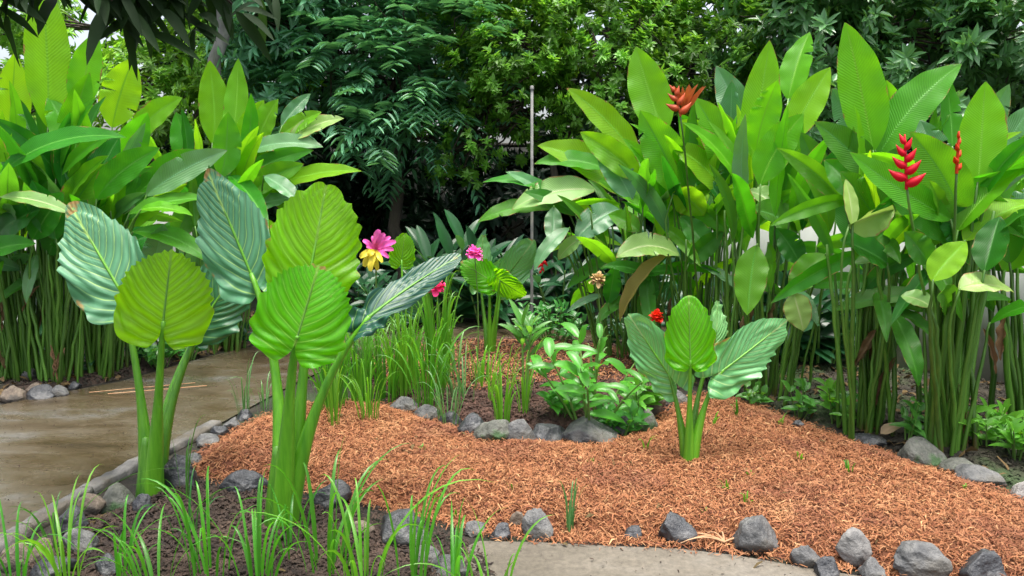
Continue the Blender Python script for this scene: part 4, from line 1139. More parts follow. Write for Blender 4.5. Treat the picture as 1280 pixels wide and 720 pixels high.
FG = 'grass tufts in the front soil bed'
for a in [
    (18, 742, .26, 22, 'grass tuft in the bottom left corner over the tan stones', 'grass', .009, .8),
    (84, 738, .30, 24, 'grass tuft at the bottom of the left stone heap', 'grass', .010, .8),
    (148, 724, .20, 16, 'short grass tuft beside the left stone heap, right of it', 'grass', .009, .7),
    (196, 736, .26, 22, 'grass tuft at the bottom edge below the left taro trunk', 'grass', .010, .8),
    (262, 720, .28, 26, 'grass tuft in the soil between the two big taro trunks', 'grass', .010, .7),
    (322, 732, .30, 26, 'grass tuft at the bottom edge just left of the central taro trunk', 'grass', .010, .7),
    (362, 690, .22, 18, 'grass tuft growing against the foot of the central taro trunk', 'grass', .009, .7),
    (408, 712, .34, 26, 'grass tuft right of the central taro trunk, with blades arching up to the mulch', 'grass', .011, .7),
    (455, 738, .30, 24, 'grass tuft at the bottom edge below the bluish black stone', 'grass', .010, .8),
    (512, 732, .34, 22, 'grass tuft with tall upright blades in front of the bluish black stone', 'grass', .011, .5),
    (566, 745, .26, 22, 'grass tuft spilling over the left corner of the walkway', 'grass', .010, .9),
    (615, 748, .22, 16, 'rightmost front grass tuft, hanging over the walkway', 'grass', .009, 1.0),
    (232, 668, .20, 12, 'thin grass tuft in the soil just right of the left taro trunk', 'grass_dark', .007, .8),
]:
    tuft(a[0], a[1], a[2] * 1.40, int(a[3] * .6), a[4], FG, a[5], a[6] * 1.35, a[7] * 1.35, .08)
# tall wisps
tuft(232, 625, .52, 7, 'tall thin dark grass wisps beside the big dark stone at the left mulch edge', 'tall wisps of grass', 'grass_dark', .007, .35, .02, lean=(.2, 0))
tuft(70, 690, .42, 6, 'long arching dark grass blades bowing over the path kerb at the left', 'tall wisps of grass', 'grass_dark', .007, 1.0, .03, lean=(.5, 0))
tuft(305, 520, .42, 12, 'thin tall grass at the far left corner of the mulch beside the path', 'tall wisps of grass', 'grass_pale', .008, .5, .04)
tuft(330, 512, .36, 10, 'loose grass with pale blades between the central taro stalks', 'tall wisps of grass', 'grass_pale', .008, .7, .05)

MG = 'grass clumps in the inner bed'
for a in [
    (415, 510, .40, 34, 'leafy grass clump at the left rear of the mulch right of the central taro stalks', 'grass', .011, .5, .06),
    (448, 506, .42, 36, 'grass clump under the dark drooping taro leaf', 'grass', .011, .5, .06),
    (440, 482, .36, 30, 'grass clump behind the one under the drooping taro leaf', 'grass_dark', .011, .6, .08),
    (482, 500, .40, 34, 'grass clump at the left end of the stone edging', 'grass', .010, .6, .07),
    (505, 486, .46, 40, 'tall upright grass clump below the hot pink flower', 'grass', .011, .35, .06),
    (535, 500, .40, 34, 'grass clump right of the tall upright one, blades bending both ways', 'grass', .010, .6, .06),
    (548, 484, .56, 36, 'tallest strap-leaved grass clump, left of the bare mulch patch', 'grass', .014, .3, .05),
    (580, 500, .30, 14, 'pale grass clump behind the middle of the stone edging', 'grass_pale', .010, .7, .06),
    (600, 482, .24, 9, 'grass clump at the left side of the upper orange mulch', 'grass', .010, .6, .05),
    (628, 522, .36, 18, 'narrow upright grass clump just behind the upright oval stone', 'grass', .010, .4, .03),
    (655, 516, .34, 8, 'sparse grass clump with few wide blades left of the leafy bush', 'grass', .012, .5, .02),
    (470, 466, .34, 30, 'grass clump at the back left next to the wet path', 'grass_pale', .010, .6, .08),
    (420, 470, .34, 28, 'low grass clump against the path behind the central taro', 'grass_dark', .010, .7, .08),
    (570, 462, .22, 12, 'small grass clump at the back of the inner bed below the young taro', 'grass_pale', .010, .6, .06),
    (462, 524, .26, 16, 'short grass clump in front of the left end of the stone edging', 'grass', .009, .6, .04),
    (418, 530, .28, 12, 'short pale grass clump in the mulch between taro stalk and stone edging', 'grass', .009, .5, .03),
    (610, 500, .26, 8, 'loose grass clump at the left edge of the bare soil behind the edging', 'grass', .009, .6, .05),
    (560, 520, .30, 14, 'short grass clump right behind the small black rounded stone', 'grass_pale', .008, .6, .04),
    (520, 470, .36, 28, 'grass clump in the middle of the back row under the pink and yellow flower', 'grass', .010, .5, .07),
]:
    tuft(a[0], a[1], a[2] * 1.5, int(a[3] * 1.25), a[4], MG, a[5], a[6] * 1.4, a[7] * 1.1, a[8] * 1.6)

# ------------------------------------------------------------------ leafy plants
def leafy(name, px, py, h, spread, nst, nlf, L, wd, mat, label, cat='plant', group=None, smat='green_stem', lean=0.0, droop=.25, Y=None, bare=.25, prof='ovate', g=None, elmin=0):
    g = (GG(px, py) if Y is None else np.array([*W(px, py, Y)[:2], 0])) if g is None else g
    e = empty(name, g, label, cat, group)
    sm, lm = MB(), MB()
    for i in range(nst):
        a = random.uniform(0, 6.283); r = spread * math.sqrt(random.random())
        b = g + np.array([math.cos(a) * r * .35, math.sin(a) * r * .35, -.01])
        hh = h * random.uniform(.6, 1.0) * (1 - .3 * r / max(spread, 1e-6))
        tp = g + np.array([math.cos(a) * r + lean * hh, math.sin(a) * r, hh])
        p = bez((b, b * .5 + tp * .5 + UP * hh * .15, tp), 10)
        tube(sm, p, np.linspace(.006, .0025, 10) * (h / .5 + .4), 5)
        for k in range(nlf):
            f = bare + (1 - bare) * (k + random.random()) / nlf
            q = p[min(9, int(f * 9.99))]
            a2 = k * 2.4 + random.uniform(-.5, .5)
            el = R(random.uniform(elmin, max(55, elmin + 25)) if k < nlf - 2 else random.uniform(30, 75))
            d = np.array([math.cos(a2) * math.cos(el), math.sin(a2) * math.cos(el), math.sin(el)])
            l = L * random.uniform(.6, 1.15)
            tip = q + d * l * .95 - UP * l * droop
            mid = bez((q, q + d * l * .5, tip), 8)
            blade(lm, mid, np.tile(UP * .8 - np.array([0, .5, 0]), (8, 1)), wd * l / L * random.uniform(.8, 1.2), .3, .03, prof, 2, 2, tint=random.random())
    sm.build('stem', M[smat], e); lm.build('foliage', M[mat], e)
    return e

leafy('leafy_bush', 738, 520, .58, .36, 9, 7, .22, .058, 'bush_light', 'bright broad-leaved bush standing behind the largest stone of the curved edging', 'bush', prof='lance', droop=.35)
leafy('leafy_bush', 800, 512, .40, .24, 7, 6, .17, .062, 'bush_light', 'light green bush touching the left leaf of the smaller taro', 'bush')
leafy('leafy_bush', 775, 528, .20, .14, 8, 7, .11, .05, 'bush_mid', 'low darker green bush behind the black pointed stone', 'bush')
leafy('leafy_bush', 704, 520, .16, .12, 7, 6, .12, .05, 'bush_light', 'low bright green plant left of the broad-leaved bush', 'bush')
leafy('leafy_bush', 690, 432, .42, .36, 22, 10, .11, .035, 'bush_mid', 'low fine-leaved dark green bush at the back between the pink flower and the dry leaf', 'bush')
leafy('leafy_bush', 655, 428, .34, .22, 10, 9, .11, .034, 'bush_mid', 'small fine-leaved bush just right of the young taro', 'bush')
leafy('leafy_bush', 760, 430, .34, .25, 12, 9, .12, .035, 'bush_dark', 'dark low bush below the dry cream flower', 'bush')
# whorled plant on a bare stalk
leafy('whorled_plant', 656, 500, .74, .05, 2, 11, .26, .042, 'bush_mid', 'tall single-stalk plant with a whorl of long pointed leaves beside the pale pipe', 'plant', droop=.25, bare=.55, prof='lance', elmin=35)
# drooping strap-leaved plant
g = GG(742, 506)
tuft(742, 506, .58, 6, 'drooping strap-leaved plant with limp leaf tips beside the dry brown leaf', None, 'grass_pale', .024, .35, .01, 'drooping_plant', g=g)['category'] = 'plant'
SG = 'leafy seedlings under the heliconias'
for a in [
    (1000, 520, .22, .12, 6, 5, .13, .05, 'bush_mid', 'leafy seedling at the rear mulch edge right of the smaller taro'),
    (1045, 528, .34, .16, 7, 6, .14, .052, 'bush_light', 'tallest bright leafy seedling between two heliconia clumps'),
    (1075, 520, .26, .12, 5, 5, .13, .05, 'bush_mid', 'leafy seedling left of the tall heliconia stems'),
    (1135, 545, .26, .10, 5, 5, .12, .05, 'bush_mid', 'leafy seedling at the foot of the nearest heliconia, on its left'),
    (1235, 556, .26, .16, 9, 6, .14, .05, 'bush_light', 'bright leafy seedling right of the nearest heliconia stems'),
    (1272, 572, .28, .16, 9, 6, .14, .05, 'bush_light', 'bright leafy seedling at the right frame edge'),
    (940, 506, .16, .10, 5, 4, .10, .05, 'bush_mid', 'small dark seedling behind the right leaf of the smaller taro'),
    (1180, 530, .30, .12, 6, 5, .13, .05, 'bush_mid', 'shaded seedling between the stems of the nearest heliconia'),
    (900, 480, .22, .16, 8, 5, .11, .05, 'bush_dark', 'dark seedling in the shade behind the smaller taro'),
]:
    leafy('seedling', a[0], a[1], a[2], a[3], a[4], a[5], a[6], a[7], a[8], a[9], 'seedling', SG)
UG = 'low plants under the ginger'
for a in [
    (170, 452, .34, .20, 10, 7, .12, .055, 'bush_dark', 'low round-leaved plant right of the third ginger clump'),
    (200, 458, .26, .18, 9, 6, .11, .055, 'bush_mid', 'low leafy plant behind the left taro stalks'),
    (232, 448, .30, .20, 9, 7, .12, .05, 'bush_mid', 'low leafy plant left of the wet path, right of the taro stalks'),
    (100, 466, .20, .14, 7, 5, .10, .05, 'bush_dark', 'low dark plant between the second and third ginger clumps'),
    (300, 428, .26, .20, 8, 6, .12, .04, 'bush_dark', 'low dark plant at the back edge of the wet path behind the central taro'),
    (40, 466, .22, .14, 6, 5, .12, .05, 'bush_dark', 'low dark plant between the first two ginger clumps'),
]:
    leafy('ground_plant', a[0], a[1], a[2], a[3], a[4], a[5], a[6], a[7], a[8], a[9], 'plant', UG)
# sprouts in the mulch
PG = 'sprouts in the mulch'
tuft(712, 655, .27, 9, 'yellow-green grass sprout standing in the mulch behind the walkway edge', PG, 'grass_pale', .010, .35, .015, 'sprout')
for (x, y, h, n, lab) in [
    (908, 612, .07, 5, 'small two-leaved sprout in the mulch to the right of the smaller taro'),
    (933, 628, .06, 6, 'tiny fuzzy sprout in the mulch, nearest to the walkway'),
    (938, 594, .04, 6, 'flat sprout in the mulch above the two-leaved one'),
    (1000, 574, .06, 5, 'sprout in the middle of the mulch toward the heliconias'),
    (1062, 590, .07, 7, 'spiky pale sprout in the mulch below the mossy stone'),
    (1208, 612, .04, 5, 'faint sprout in the mulch near the right rear edge'),
    (806, 562, .13, 4, 'pair of cut dark green shoots in the mulch left of the smaller taro'),
    (890, 532, .10, 3, 'single upright shoot in the mulch right of the smaller taro'),
    (528, 562, .06, 6, 'sprout in the mulch below the stone edging'),
    (640, 610, .04, 5, 'faint low sprout in the mulch left of the yellow-green one'),
    (975, 530, .08, 6, 'fine sprout at the shaded rear mulch edge'),
    (922, 520, .12, 7, 'fine pale sprout in the shade right of the smaller taro'),
    (570, 640, .05, 6, 'flat sprout near the big bluish black stone'),
    (880, 640, .03, 5, 'tiny sprout near the pointed triangular stone'),
    (740, 578, .03, 6, 'moss-like sprout below the largest edging stone'),
]:
    tuft(x, y, h, n, lab, PG, 'grass', .010 if h < .1 else .014, .7, .02, 'sprout')['category'] = 'sprout'
# dry twigs by the walkway
g = GG(905, 682)
mb = MB()
for i in range(7):
    a = random.uniform(-.3, 3.4); l = random.uniform(.08, .2)
    c = g + UP * .015
    tube(mb, bez((c, c + np.array([math.cos(a) * l * .5, math.sin(a) * l * .5, .05]), c + np.array([math.cos(a) * l, math.sin(a) * l * .8, .0])), 7), [.005, .005, .004, .004, .003, .003, .002], 5)
M['twig'] = simple_mat('dry_twig', (.30, .15, .07), (.48, .30, .17), 20, .8, .3, .004)
tag(mb.build('dry_twigs', M['twig'], origin=g), 'dry reddish twigs lying on the mulch between the triangular stone and the rounded boulder', 'twigs')
# fallen leaf by the slab
g = GG(1100, 548)
mb = MB(); p = g + UP * .03
blade(mb, bez((p, p + np.array([.06, -.02, .05]), p + np.array([.14, -.03, .07])), 8), np.tile(UP - np.array([0, .7, 0]), (8, 1)), .07, .4, .06, 'ovate', 2)
M['dead_leaf'] = leaf_mat('dead_leaf', (.36, .24, .15), (.3, .18, .1), .15, .7, .3, None, .2)
tag(mb.build('fallen_leaf', M['dead_leaf'], origin=g), 'dry pinkish brown leaf lying by the thin flat slab under the heliconias', 'leaf')
g = GG(135, 494)
mb = MB()
tube(mb, bez((g + UP * .01, g + np.array([.3, .02, .03]), g + np.array([.62, .22, .01])), 10), .0035, 5)
tube(mb, bez((g + UP * .012 + np.array([-.15, .03, 0]), g + np.array([.2, .1, .03]), g + np.array([.5, .3, .01])), 10), .003, 5)
tag(mb.build('fallen_twig', M['twig'], origin=g), 'thin pale twigs lying on the far side of the wet path by the ginger bed', 'twig')
# ------------------------------------------------------------------ flower stakes
def flower(px, py, Y, r, mat, label, n=40, mat2=None, foot=None, flat_=False):
    c = W(px, py, Y)
    gx, gy = c[0] + .02, Y + .02
    base = np.array([gx, gy, hz(gx, gy)])
    e = empty('flower', base, label, 'flower')
    sm = MB(); tube(sm, bez((base, (base + c) / 2 + np.array([.03, 0, 0]), c), 10), np.linspace(.006, .004, 10), 6)
    sm.build('stem', M['green_stem'], e)
    a, b = MB(), MB()
    for i in range(n):
        k = (i + .5) / n; ph = i * 2.39996
        zz = 1 - 1.75 * k
        rr = math.sqrt(max(0, 1 - zz * zz))
        d = np.array([rr * math.cos(ph), rr * math.sin(ph), zz])
        if flat_: d = unit(d + np.array([0, -.4, .25]))
        l = r * random.uniform(.85, 1.1)
        side = unit(np.cross(d, UP + np.array([.1, 0, 0])))
        mid = bez((c + d * l * .15, c + d * l * .7, c + d * l + UP * l * random.uniform(-.35, .15)), 7)
        tgt = b if (mat2 and d[2] < -.05) else a
        blade(tgt, mid, np.tile(np.cross(side, d), (7, 1)), l * random.uniform(.5, .75), .25, .12, 'petal', 2, 2, tint=random.random())
    a.build('petals', M[mat], e)
    if mat2 and b.n: b.build('petals', M[mat2], e)['label'] = 'yellow lower petals'
    return e
flower(545, 358, 5.0, .066, 'hotpink_flower', 'hot pink double flower standing above the tall grass clump')
flower(593, 317, 5.9, .072, 'pink_flower', 'round pink flower beside the pale leaves of the young taro')
flower(820, 396, 4.75, .05, 'red_flower', 'small red flower just behind the left leaf of the smaller taro')
flower(747, 349, 5.5, .062, 'cream_flower', 'dried cream and brown flower head on a thin stalk before the dark stems')
# the loose two-coloured flower
Y0 = 5.1
c = W(470, 312, Y0); base = np.array([c[0] - .03, Y0 + .03, hz(c[0], Y0)])
e = empty('flower', base, 'large loose pink flower with yellow lower petals behind the central taro', 'flower')
sm = MB(); tube(sm, bez((base, (base + c) / 2, c), 10), .006, 6); sm.build('stem', M['green_stem'], e)
a, b = MB(), MB()
for (tx, ty, wd, tgt) in [(474, 287, .055, a), (481, 292, .05, a), (495, 302, .045, a), (492, 312, .04, a), (486, 322, .035, a), (454, 300, .035, a), (458, 308, .03, a), (466, 295, .03, a), (488, 296, .035, a),
                          (455, 333, .055, b), (463, 339, .055, b), (472, 338, .045, b), (450, 322, .045, b), (478, 328, .035, b), (461, 320, .045, b), (456, 326, .04, b)]:
    t = W(tx, ty, Y0 - random.uniform(.0, .10))
    mid = bez((c, (c + t) / 2 + np.array([0, -.05, .02]), t), 9)
    blade(tgt, mid, np.tile(np.array([random.uniform(-.4, .4), -1, .3]), (9, 1)), wd, .25, .12, 'petal', 3, 2, tint=random.random())
a.build('petals', M['pink_flower'], e); b.build('petals', M['yellow_flower'], e)['label'] = 'yellow lower petals'

# ------------------------------------------------------------------ trees
def crown(mb, centre, rad, nclump, per, L, Wd, style='rosette', lowcut=-1.0, shell=.45, seed=1, tintlo=0.0, tinthi=1.0, csize=.35, updir=.35):
    rr = np.random.RandomState(seed)
    d = unit(rr.normal(size=(nclump, 3)))
    d = d[d[:, 2] > lowcut]
    k = (shell + (1 - shell) * rr.rand(len(d)) ** .6)
    lump = 1 + .22 * np.sin(d @ unit(rr.normal(size=3)) * 5 + 1) + .16 * np.sin(d @ unit(rr.normal(size=3)) * 9)
    c = np.asarray(centre) + d * (np.asarray(rad) * (k * lump)[:, None])
    out = unit(d * np.array([1, 1, .5]) + UP * updir + rr.normal(0, .35, d.shape))
    ct = tintlo + (tinthi - tintlo) * rr.rand(len(d))
    pos, dirs, nrm, ll, ww, tt = [], [], [], [], [], []
    for i in range(len(d)):
        n = max(3, int(per * rr.uniform(.6, 1.4)))
        o = out[i]; s = unit(np.cross(o, UP + rr.normal(0, .1, 3))); u = np.cross(s, o)
        if style == 'rosette':
            t = rr.rand(n)
            ang = np.arange(n) * 2.4 + rr.rand() * 6
            p = c[i] + o * (t[:, None] * csize * .6)
            dd = o * (.25 + .5 * t[:, None]) + s * np.cos(ang)[:, None] + u * np.sin(ang)[:, None]
            nn = o * 1.0 + UP * .6 + rr.normal(0, .25, (n, 3))
        elif style == 'pinnate':
            t = (np.arange(n) // 2 + .5) / (n / 2)
            sg = np.where(np.arange(n) % 2, 1, -1)
            p = c[i] + o * (t * csize)[:, None] - UP * (t ** 2 * csize * .35)[:, None]
            dd = o * .55 + s * sg[:, None] - UP * .25 + rr.normal(0, .1, (n, 3))
            nn = UP * 1.0 + u * .3 + rr.normal(0, .15, (n, 3))
        else:   # cloud
            p = c[i] + rr.normal(0, csize * .45, (n, 3)) * np.array([1, 1, .6])
            dd = rr.normal(size=(n, 3)) + o * .8
            nn = UP + rr.normal(0, .5, (n, 3))
        pos.append(p); dirs.append(dd); nrm.append(nn)
        sc = np.sin(np.pi * np.clip((t if style == 'pinnate' else rr.rand(n)) * .8 + .1, 0, 1)) * .5 + .6
        ll.append(L * sc * rr.uniform(.75, 1.2, n)); ww.append(Wd * sc * rr.uniform(.75, 1.2, n))
        tt.append(np.clip(ct[i] + rr.normal(0, .12, n), 0, 1))
    small_leaves(mb, np.concatenate(pos), np.concatenate(dirs), np.concatenate(nrm), np.concatenate(ll), np.concatenate(ww), .3, .22, np.concatenate(tt))
    return c

def limb(mb, pts, r0, r1, seg=8, jit=.05):
    pts = [np.asarray(p, float) for p in pts]
    out = [pts[0]]
    for a, b in zip(pts[:-1], pts[1:]):
        for k in range(1, 5):
            out.append(a + (b - a) * k / 4 + RS.normal(0, jit, 3) * (0 if k == 4 else 1) * np.array([1, 1, .3]))
    tube(mb, np.array(out), np.linspace(r0, r1, len(out)), seg)

def tree(name, foot, tops, trunk_r, label, lobes, mat, bark='bark', group=None, twigs=12, trunk_pts=None, name_crown='crown'):
    e = empty(name, foot, label, 'tree', group)
    tm, bm_, cm = MB(), MB(), MB()
    foot = np.asarray(foot, float)
    fork = np.asarray(trunk_pts[-1] if trunk_pts else foot + (np.asarray(tops[0]) - foot) * .5)
    limb(tm, [foot - UP * .1] + ([np.asarray(p) for p in trunk_pts] if trunk_pts else [fork]), trunk_r, trunk_r * .7)
    tm.build('trunk', M[bark], e)
    for t in tops: limb(bm_, [fork - UP * .03, (fork + np.asarray(t)) / 2 + RS.normal(0, .12, 3), t], trunk_r * .6, trunk_r * .15, 6, .06)
    for lb in lobes:
        cs = crown(cm, **lb)
        for c in cs[RS.permutation(len(cs))[:twigs]]:
            t = np.asarray(tops[RS.randint(len(tops))])
            o = np.asarray(lb['centre'])
            limb(bm_, [o * .6 + t * .4, (o + c) / 2 + RS.normal(0, .1, 3), c], .016, .005, 5, .03)
    bm_.build('branch', M[bark], e)
    cm.build(name_crown, M[mat], e)
    return e
C = lambda px, py, Y: W(px, py, Y)
def foot(px, Y): 
    p = W(px, 300, Y); return np.array([p[0], p[1], 0.])
TG = 'trees and shrubs behind the garden'
# dark tree with drooping feathery sprays
tree('feathery_tree', foot(498, 9.2), [C(430, 60, 9.2), C(540, 40, 9.2), C(575, 190, 9.0), C(480, -60, 9.3)], .085,
     'dark bluish tree with drooping feathery leaf sprays and a forked dark trunk left of centre',
     [D(centre=C(420, 70, 9.3), rad=(1.25, 1.0, 1.35), nclump=420, per=12, L=.20, Wd=.05, style='pinnate', csize=.42, seed=11, lowcut=-.9),
      D(centre=C(530, 90, 9.0), rad=(.85, .8, 1.1), nclump=260, per=12, L=.19, Wd=.045, style='pinnate', csize=.45, seed=12),
      D(centre=C(480, -90, 9.4), rad=(1.6, 1.1, 1.3), nclump=260, per=12, L=.20, Wd=.05, style='pinnate', csize=.42, seed=13),
      D(centre=C(350, 20, 9.0), rad=(.7, .7, 1.0), nclump=170, per=10, L=.20, Wd=.05, style='rosette', csize=.3, seed=14)],
     'tree_dark', group=TG, trunk_pts=[C(497, 250, 9.2), C(500, 165, 9.2)])
# fine-leaved bright tree
tree('fine_leaved_tree', foot(700, 9.0), [C(640, 90, 8.8), C(760, 80, 8.8), C(840, 60, 8.9), C(700, -40, 9.0)], .06,
     'bright fine-leaved tree with yellow-green tops in the middle of the background',
     [D(centre=C(640, 75, 8.7), rad=(.85, .8, .95), nclump=330, per=30, L=.085, Wd=.04, style='rosette', csize=.22, seed=21, updir=.8),
      D(centre=C(760, 65, 8.7), rad=(.95, .8, 1.0), nclump=360, per=30, L=.085, Wd=.04, style='rosette', csize=.22, seed=22, updir=.8),
      D(centre=C(870, 70, 8.9), rad=(.85, .8, 1.0), nclump=300, per=28, L=.085, Wd=.038, style='rosette', csize=.22, seed=23, updir=.8),
      D(centre=C(740, -60, 9.1), rad=(1.9, 1.0, .9), nclump=420, per=28, L=.085, Wd=.04, style='rosette', csize=.24, seed=24, updir=.8),
      D(centre=C(580, 170, 8.9), rad=(.45, .5, .7), nclump=90, per=20, L=.075, Wd=.036, style='rosette', csize=.2, seed=25)],
     'tree_light', group=TG, trunk_pts=[C(690, 200, 8.9)], twigs=22)
# glossy broad-leaved tree on the right
tree('broad_leaved_tree', foot(1120, 8.3), [C(1000, 40, 8.2), C(1120, 20, 8.2), C(1230, 40, 8.0)], .09,
     'dark glossy broad-leaved tree filling the upper right corner',
     [D(centre=C(1010, 60, 8.3), rad=(.9, .8, 1.0), nclump=260, per=15, L=.15, Wd=.06, style='rosette', csize=.28, seed=31),
      D(centre=C(1150, 50, 8.2), rad=(1.0, .9, 1.0), nclump=280, per=15, L=.16, Wd=.06, style='rosette', csize=.28, seed=32),
      D(centre=C(1290, 40, 7.9), rad=(.95, .9, 1.0), nclump=260, per=15, L=.16, Wd=.06, style='rosette', csize=.28, seed=33),
      D(centre=C(1130, -70, 8.3), rad=(2.3, 1.0, .8), nclump=330, per=15, L=.16, Wd=.06, style='rosette', csize=.28, seed=34)],
     'tree_broad', group=TG)
# lighter tree behind the ginger
tree('fine_leaved_tree', foot(200, 10.5), [C(160, 100, 10.5), C(250, 60, 10.5), C(310, 60, 10.2)], .08,
     'hazy mid-green tree behind the left ginger clumps, beside the bright patch of sky',
     [D(centre=C(200, 120, 10.4), rad=(.95, .9, .9), nclump=280, per=24, L=.11, Wd=.045, style='rosette', csize=.3, seed=41, updir=.6),
      D(centre=C(20, 20, 10.4), rad=(.75, .8, .5), nclump=150, per=22, L=.11, Wd=.045, style='rosette', csize=.3, seed=44, updir=.6),
      D(centre=C(30, 130, 10.4), rad=(.7, .8, .45), nclump=150, per=22, L=.11, Wd=.045, style='rosette', csize=.3, seed=45, updir=.6),
      D(centre=C(300, 60, 10.0), rad=(.9, .9, 1.4), nclump=320, per=24, L=.11, Wd=.045, style='rosette', csize=.3, seed=42, updir=.6),
      D(centre=C(260, -40, 10.4), rad=(1.3, .9, .9), nclump=220, per=24, L=.11, Wd=.045, style='rosette', csize=.3, seed=43, updir=.6)],
     'tree_light', group=TG)
# pale grey trunk at the top left
tree('palm', foot(274, 8.2), [C(262, -120, 8.2), C(290, -130, 8.2)], .085, 'pale grey upright palm trunk behind the squarish lime leaves, its crown above the frame',
     [D(centre=C(275, -190, 8.2), rad=(.8, .8, .35), nclump=26, per=40, L=.32, Wd=.03, style='pinnate', csize=1.0, seed=51)], 'tree_dark', bark='bark_grey', group=TG, twigs=0,
     trunk_pts=[C(276, 150, 8.2), C(272, 0, 8.2), C(275, -110, 8.2)])
# dark far trees closing the gaps
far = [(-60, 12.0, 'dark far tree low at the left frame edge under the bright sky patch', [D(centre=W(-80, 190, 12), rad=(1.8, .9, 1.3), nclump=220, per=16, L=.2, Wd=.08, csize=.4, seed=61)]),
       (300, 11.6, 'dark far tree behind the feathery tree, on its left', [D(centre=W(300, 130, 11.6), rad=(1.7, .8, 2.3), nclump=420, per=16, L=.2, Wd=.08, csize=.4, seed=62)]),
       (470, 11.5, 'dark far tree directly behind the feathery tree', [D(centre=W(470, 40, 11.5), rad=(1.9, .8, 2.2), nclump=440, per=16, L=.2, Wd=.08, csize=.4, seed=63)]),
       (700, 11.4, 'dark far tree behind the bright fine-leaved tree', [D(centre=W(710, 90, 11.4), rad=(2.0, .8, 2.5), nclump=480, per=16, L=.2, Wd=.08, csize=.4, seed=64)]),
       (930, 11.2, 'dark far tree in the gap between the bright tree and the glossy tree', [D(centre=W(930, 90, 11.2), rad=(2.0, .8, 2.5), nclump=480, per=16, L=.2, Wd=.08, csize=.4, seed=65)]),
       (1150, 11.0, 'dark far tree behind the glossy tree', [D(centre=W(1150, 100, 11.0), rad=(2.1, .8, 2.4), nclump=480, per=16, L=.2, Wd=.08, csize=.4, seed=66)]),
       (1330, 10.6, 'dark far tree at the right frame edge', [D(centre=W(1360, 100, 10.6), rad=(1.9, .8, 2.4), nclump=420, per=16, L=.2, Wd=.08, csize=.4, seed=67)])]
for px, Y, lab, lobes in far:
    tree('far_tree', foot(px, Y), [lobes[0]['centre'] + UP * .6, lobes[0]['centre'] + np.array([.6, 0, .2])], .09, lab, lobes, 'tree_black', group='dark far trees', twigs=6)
# leaf masses added to make the space under the trees dark
for px, Y, z, lab in [(380, 10.6, .9, 'added dark leafy mass low behind the feathery tree, on its left'), (500, 10.8, .8, 'added dark leafy mass low behind the forked trunk'), (640, 10.4, .9, 'added dark leafy mass low behind the pale pipe'), (780, 10.2, .9, 'added dark leafy mass low behind the leftmost heliconia clump'), (900, 9.6, 1.0, 'added dark leafy mass low behind the tall heliconias'), (250, 10.4, 1.0, 'added dark leafy mass low behind the ginger fan')]:
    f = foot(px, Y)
    e = empty('dark_leaf_mass', f, lab, 'shrub', 'dark masses added at the back')
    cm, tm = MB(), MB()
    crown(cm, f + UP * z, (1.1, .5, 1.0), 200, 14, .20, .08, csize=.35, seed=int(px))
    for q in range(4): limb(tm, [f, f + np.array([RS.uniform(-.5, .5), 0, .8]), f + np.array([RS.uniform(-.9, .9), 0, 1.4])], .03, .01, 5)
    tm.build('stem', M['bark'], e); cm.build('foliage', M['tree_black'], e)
SH = 'shaded shrubs under the trees'
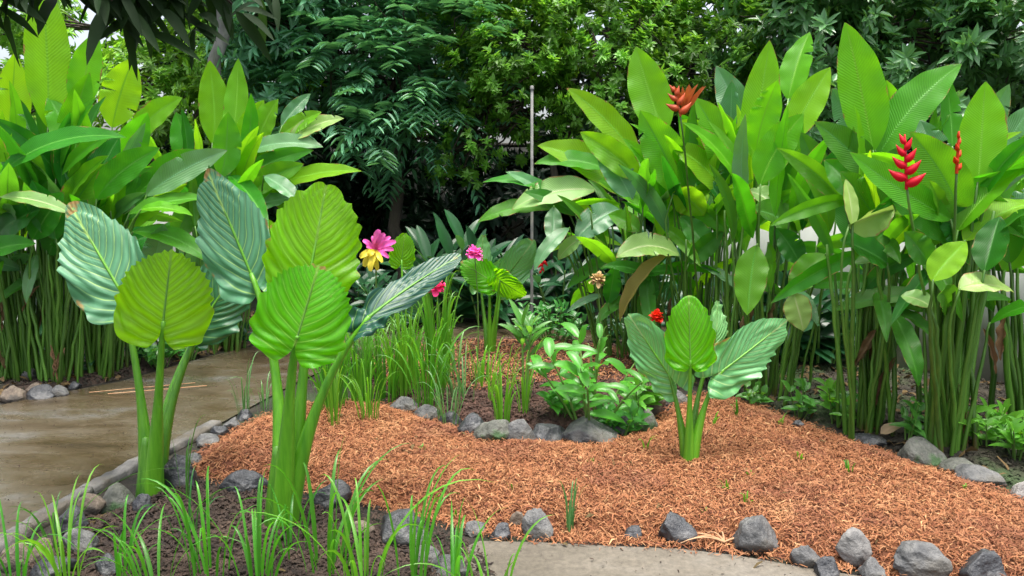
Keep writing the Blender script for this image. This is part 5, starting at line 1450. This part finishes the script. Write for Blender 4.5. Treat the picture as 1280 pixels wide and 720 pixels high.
for px, py, Y, h, sp, nl, L, wd, mat, lab in [
    (560, 345, 8.0, 1.15, .42, 10, .55, .11, 'bush_dark', 'dark strap-leaved shrub in the deep shade left of the pale pipe'),
    (610, 345, 7.9, .95, .36, 9, .50, .10, 'bush_dark', 'second dark strap-leaved shrub, just left of the pale pipe'),
    (700, 345, 8.0, 1.0, .45, 9, .48, .10, 'bush_dark', 'dark shrub in the shade right of the pale pipe'),
    (440, 345, 8.4, .8, .5, 9, .35, .10, 'bush_dark', 'dark shrub below the forked trunk on its left'),
    (800, 345, 7.9, 1.1, .5, 10, .45, .10, 'bush_dark', 'dark shrub behind the leftmost heliconia clump'),
    (380, 345, 8.2, 1.0, .5, 9, .38, .10, 'bush_dark', 'dark shrub behind the pale bluish leaves of the central taro'),
    (860, 345, 6.9, 1.0, .45, 11, .45, .11, 'bush_dark', 'dark leafy shrub added to darken the gaps behind the tall heliconia clump'),  # this and the next four are added to darken gaps between stems
    (960, 345, 6.4, .9, .40, 11, .42, .11, 'bush_dark', 'dark leafy shrub added to dim the wall behind the hanging browned leaves'),
    (1030, 345, 5.9, .95, .35, 11, .42, .11, 'bush_dark', 'dark leafy shrub added to dim the wall behind the torn pale leaf'),
    (60, 345, 6.9, 1.0, .45, 11, .42, .11, 'bush_dark', 'dark leafy shrub added to darken the gaps behind the leftmost ginger stems'),
    (170, 345, 6.9, 1.0, .45, 11, .42, .11, 'bush_dark', 'dark leafy shrub added to darken the gaps behind the third ginger clump'),
    (500, 345, 7.7, .7, .4, 10, .26, .08, 'bush_dark', 'low dark shrub in front of the forked trunk'),
]:
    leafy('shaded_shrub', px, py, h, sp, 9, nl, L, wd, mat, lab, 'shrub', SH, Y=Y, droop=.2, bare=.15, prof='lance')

# ------------------------------------------------------------------ overhanging branch at the top left
e = empty('overhanging_tree', (-3.1, 2.4, 0), 'dark tree whose long drooping leaves hang across the top left corner', 'tree', TG)
tm, bm_, lm = MB(), MB(), MB()
root = np.array([-3.1, 2.4, -.1])
limb(tm, [root, root + np.array([.05, .1, 1.4]), root + np.array([.2, .2, 2.4])], .09, .06)
k0 = root + np.array([.2, .2, 2.4])
ends = [W(x, y, Yd) for x, y, Yd in [(40, -50, 3.0), (110, -40, 3.1), (180, -20, 3.2), (250, -10, 3.3), (315, -30, 3.4), (5, 5, 2.9), (90, -25, 3.1), (185, 20, 3.2), (235, 25, 3.3), (-60, 10, 2.9), (290, 5, 3.3), (140, 0, 3.0)]]
hub = W(60, -110, 3.0)
limb(bm_, [k0, (k0 + hub) / 2 + UP * .1, hub], .05, .03)
pos, dirs, nrm, LL, WW = [], [], [], [], []
for en in ends:
    limb(bm_, [hub, (hub + en) / 2 + UP * .08, en], .016, .005, 5, .02)
    for q in range(32):
        f = random.uniform(.35, 1.05)
        p = hub + (en - hub) * f + UP * .08 * 4 * f * (1 - f) * (1 if f < 1 else 0) + RS.normal(0, .04, 3)
        d = np.array([random.uniform(-1.3, 1.3), random.uniform(-.6, .6), -random.uniform(.1, 1.1)])
        pos.append(p); dirs.append(d); nrm.append(np.array([random.uniform(-.5, .5), -.8, .7])); LL.append(random.uniform(.14, .27)); WW.append(random.uniform(.034, .055))
pos, dirs, nrm = map(np.array, (pos, dirs, nrm))
for p, d, n_, l, w_ in zip(pos, unit(dirs), nrm, LL, WW):
    t = p + d * l
    mid = bez((p, p + d * l * .5 + UP * l * .12, t - UP * l * .08), 8)
    blade(lm, mid, np.tile(n_, (8, 1)), w_, .3, .05, 'lance', 1, 2, tint=random.random())
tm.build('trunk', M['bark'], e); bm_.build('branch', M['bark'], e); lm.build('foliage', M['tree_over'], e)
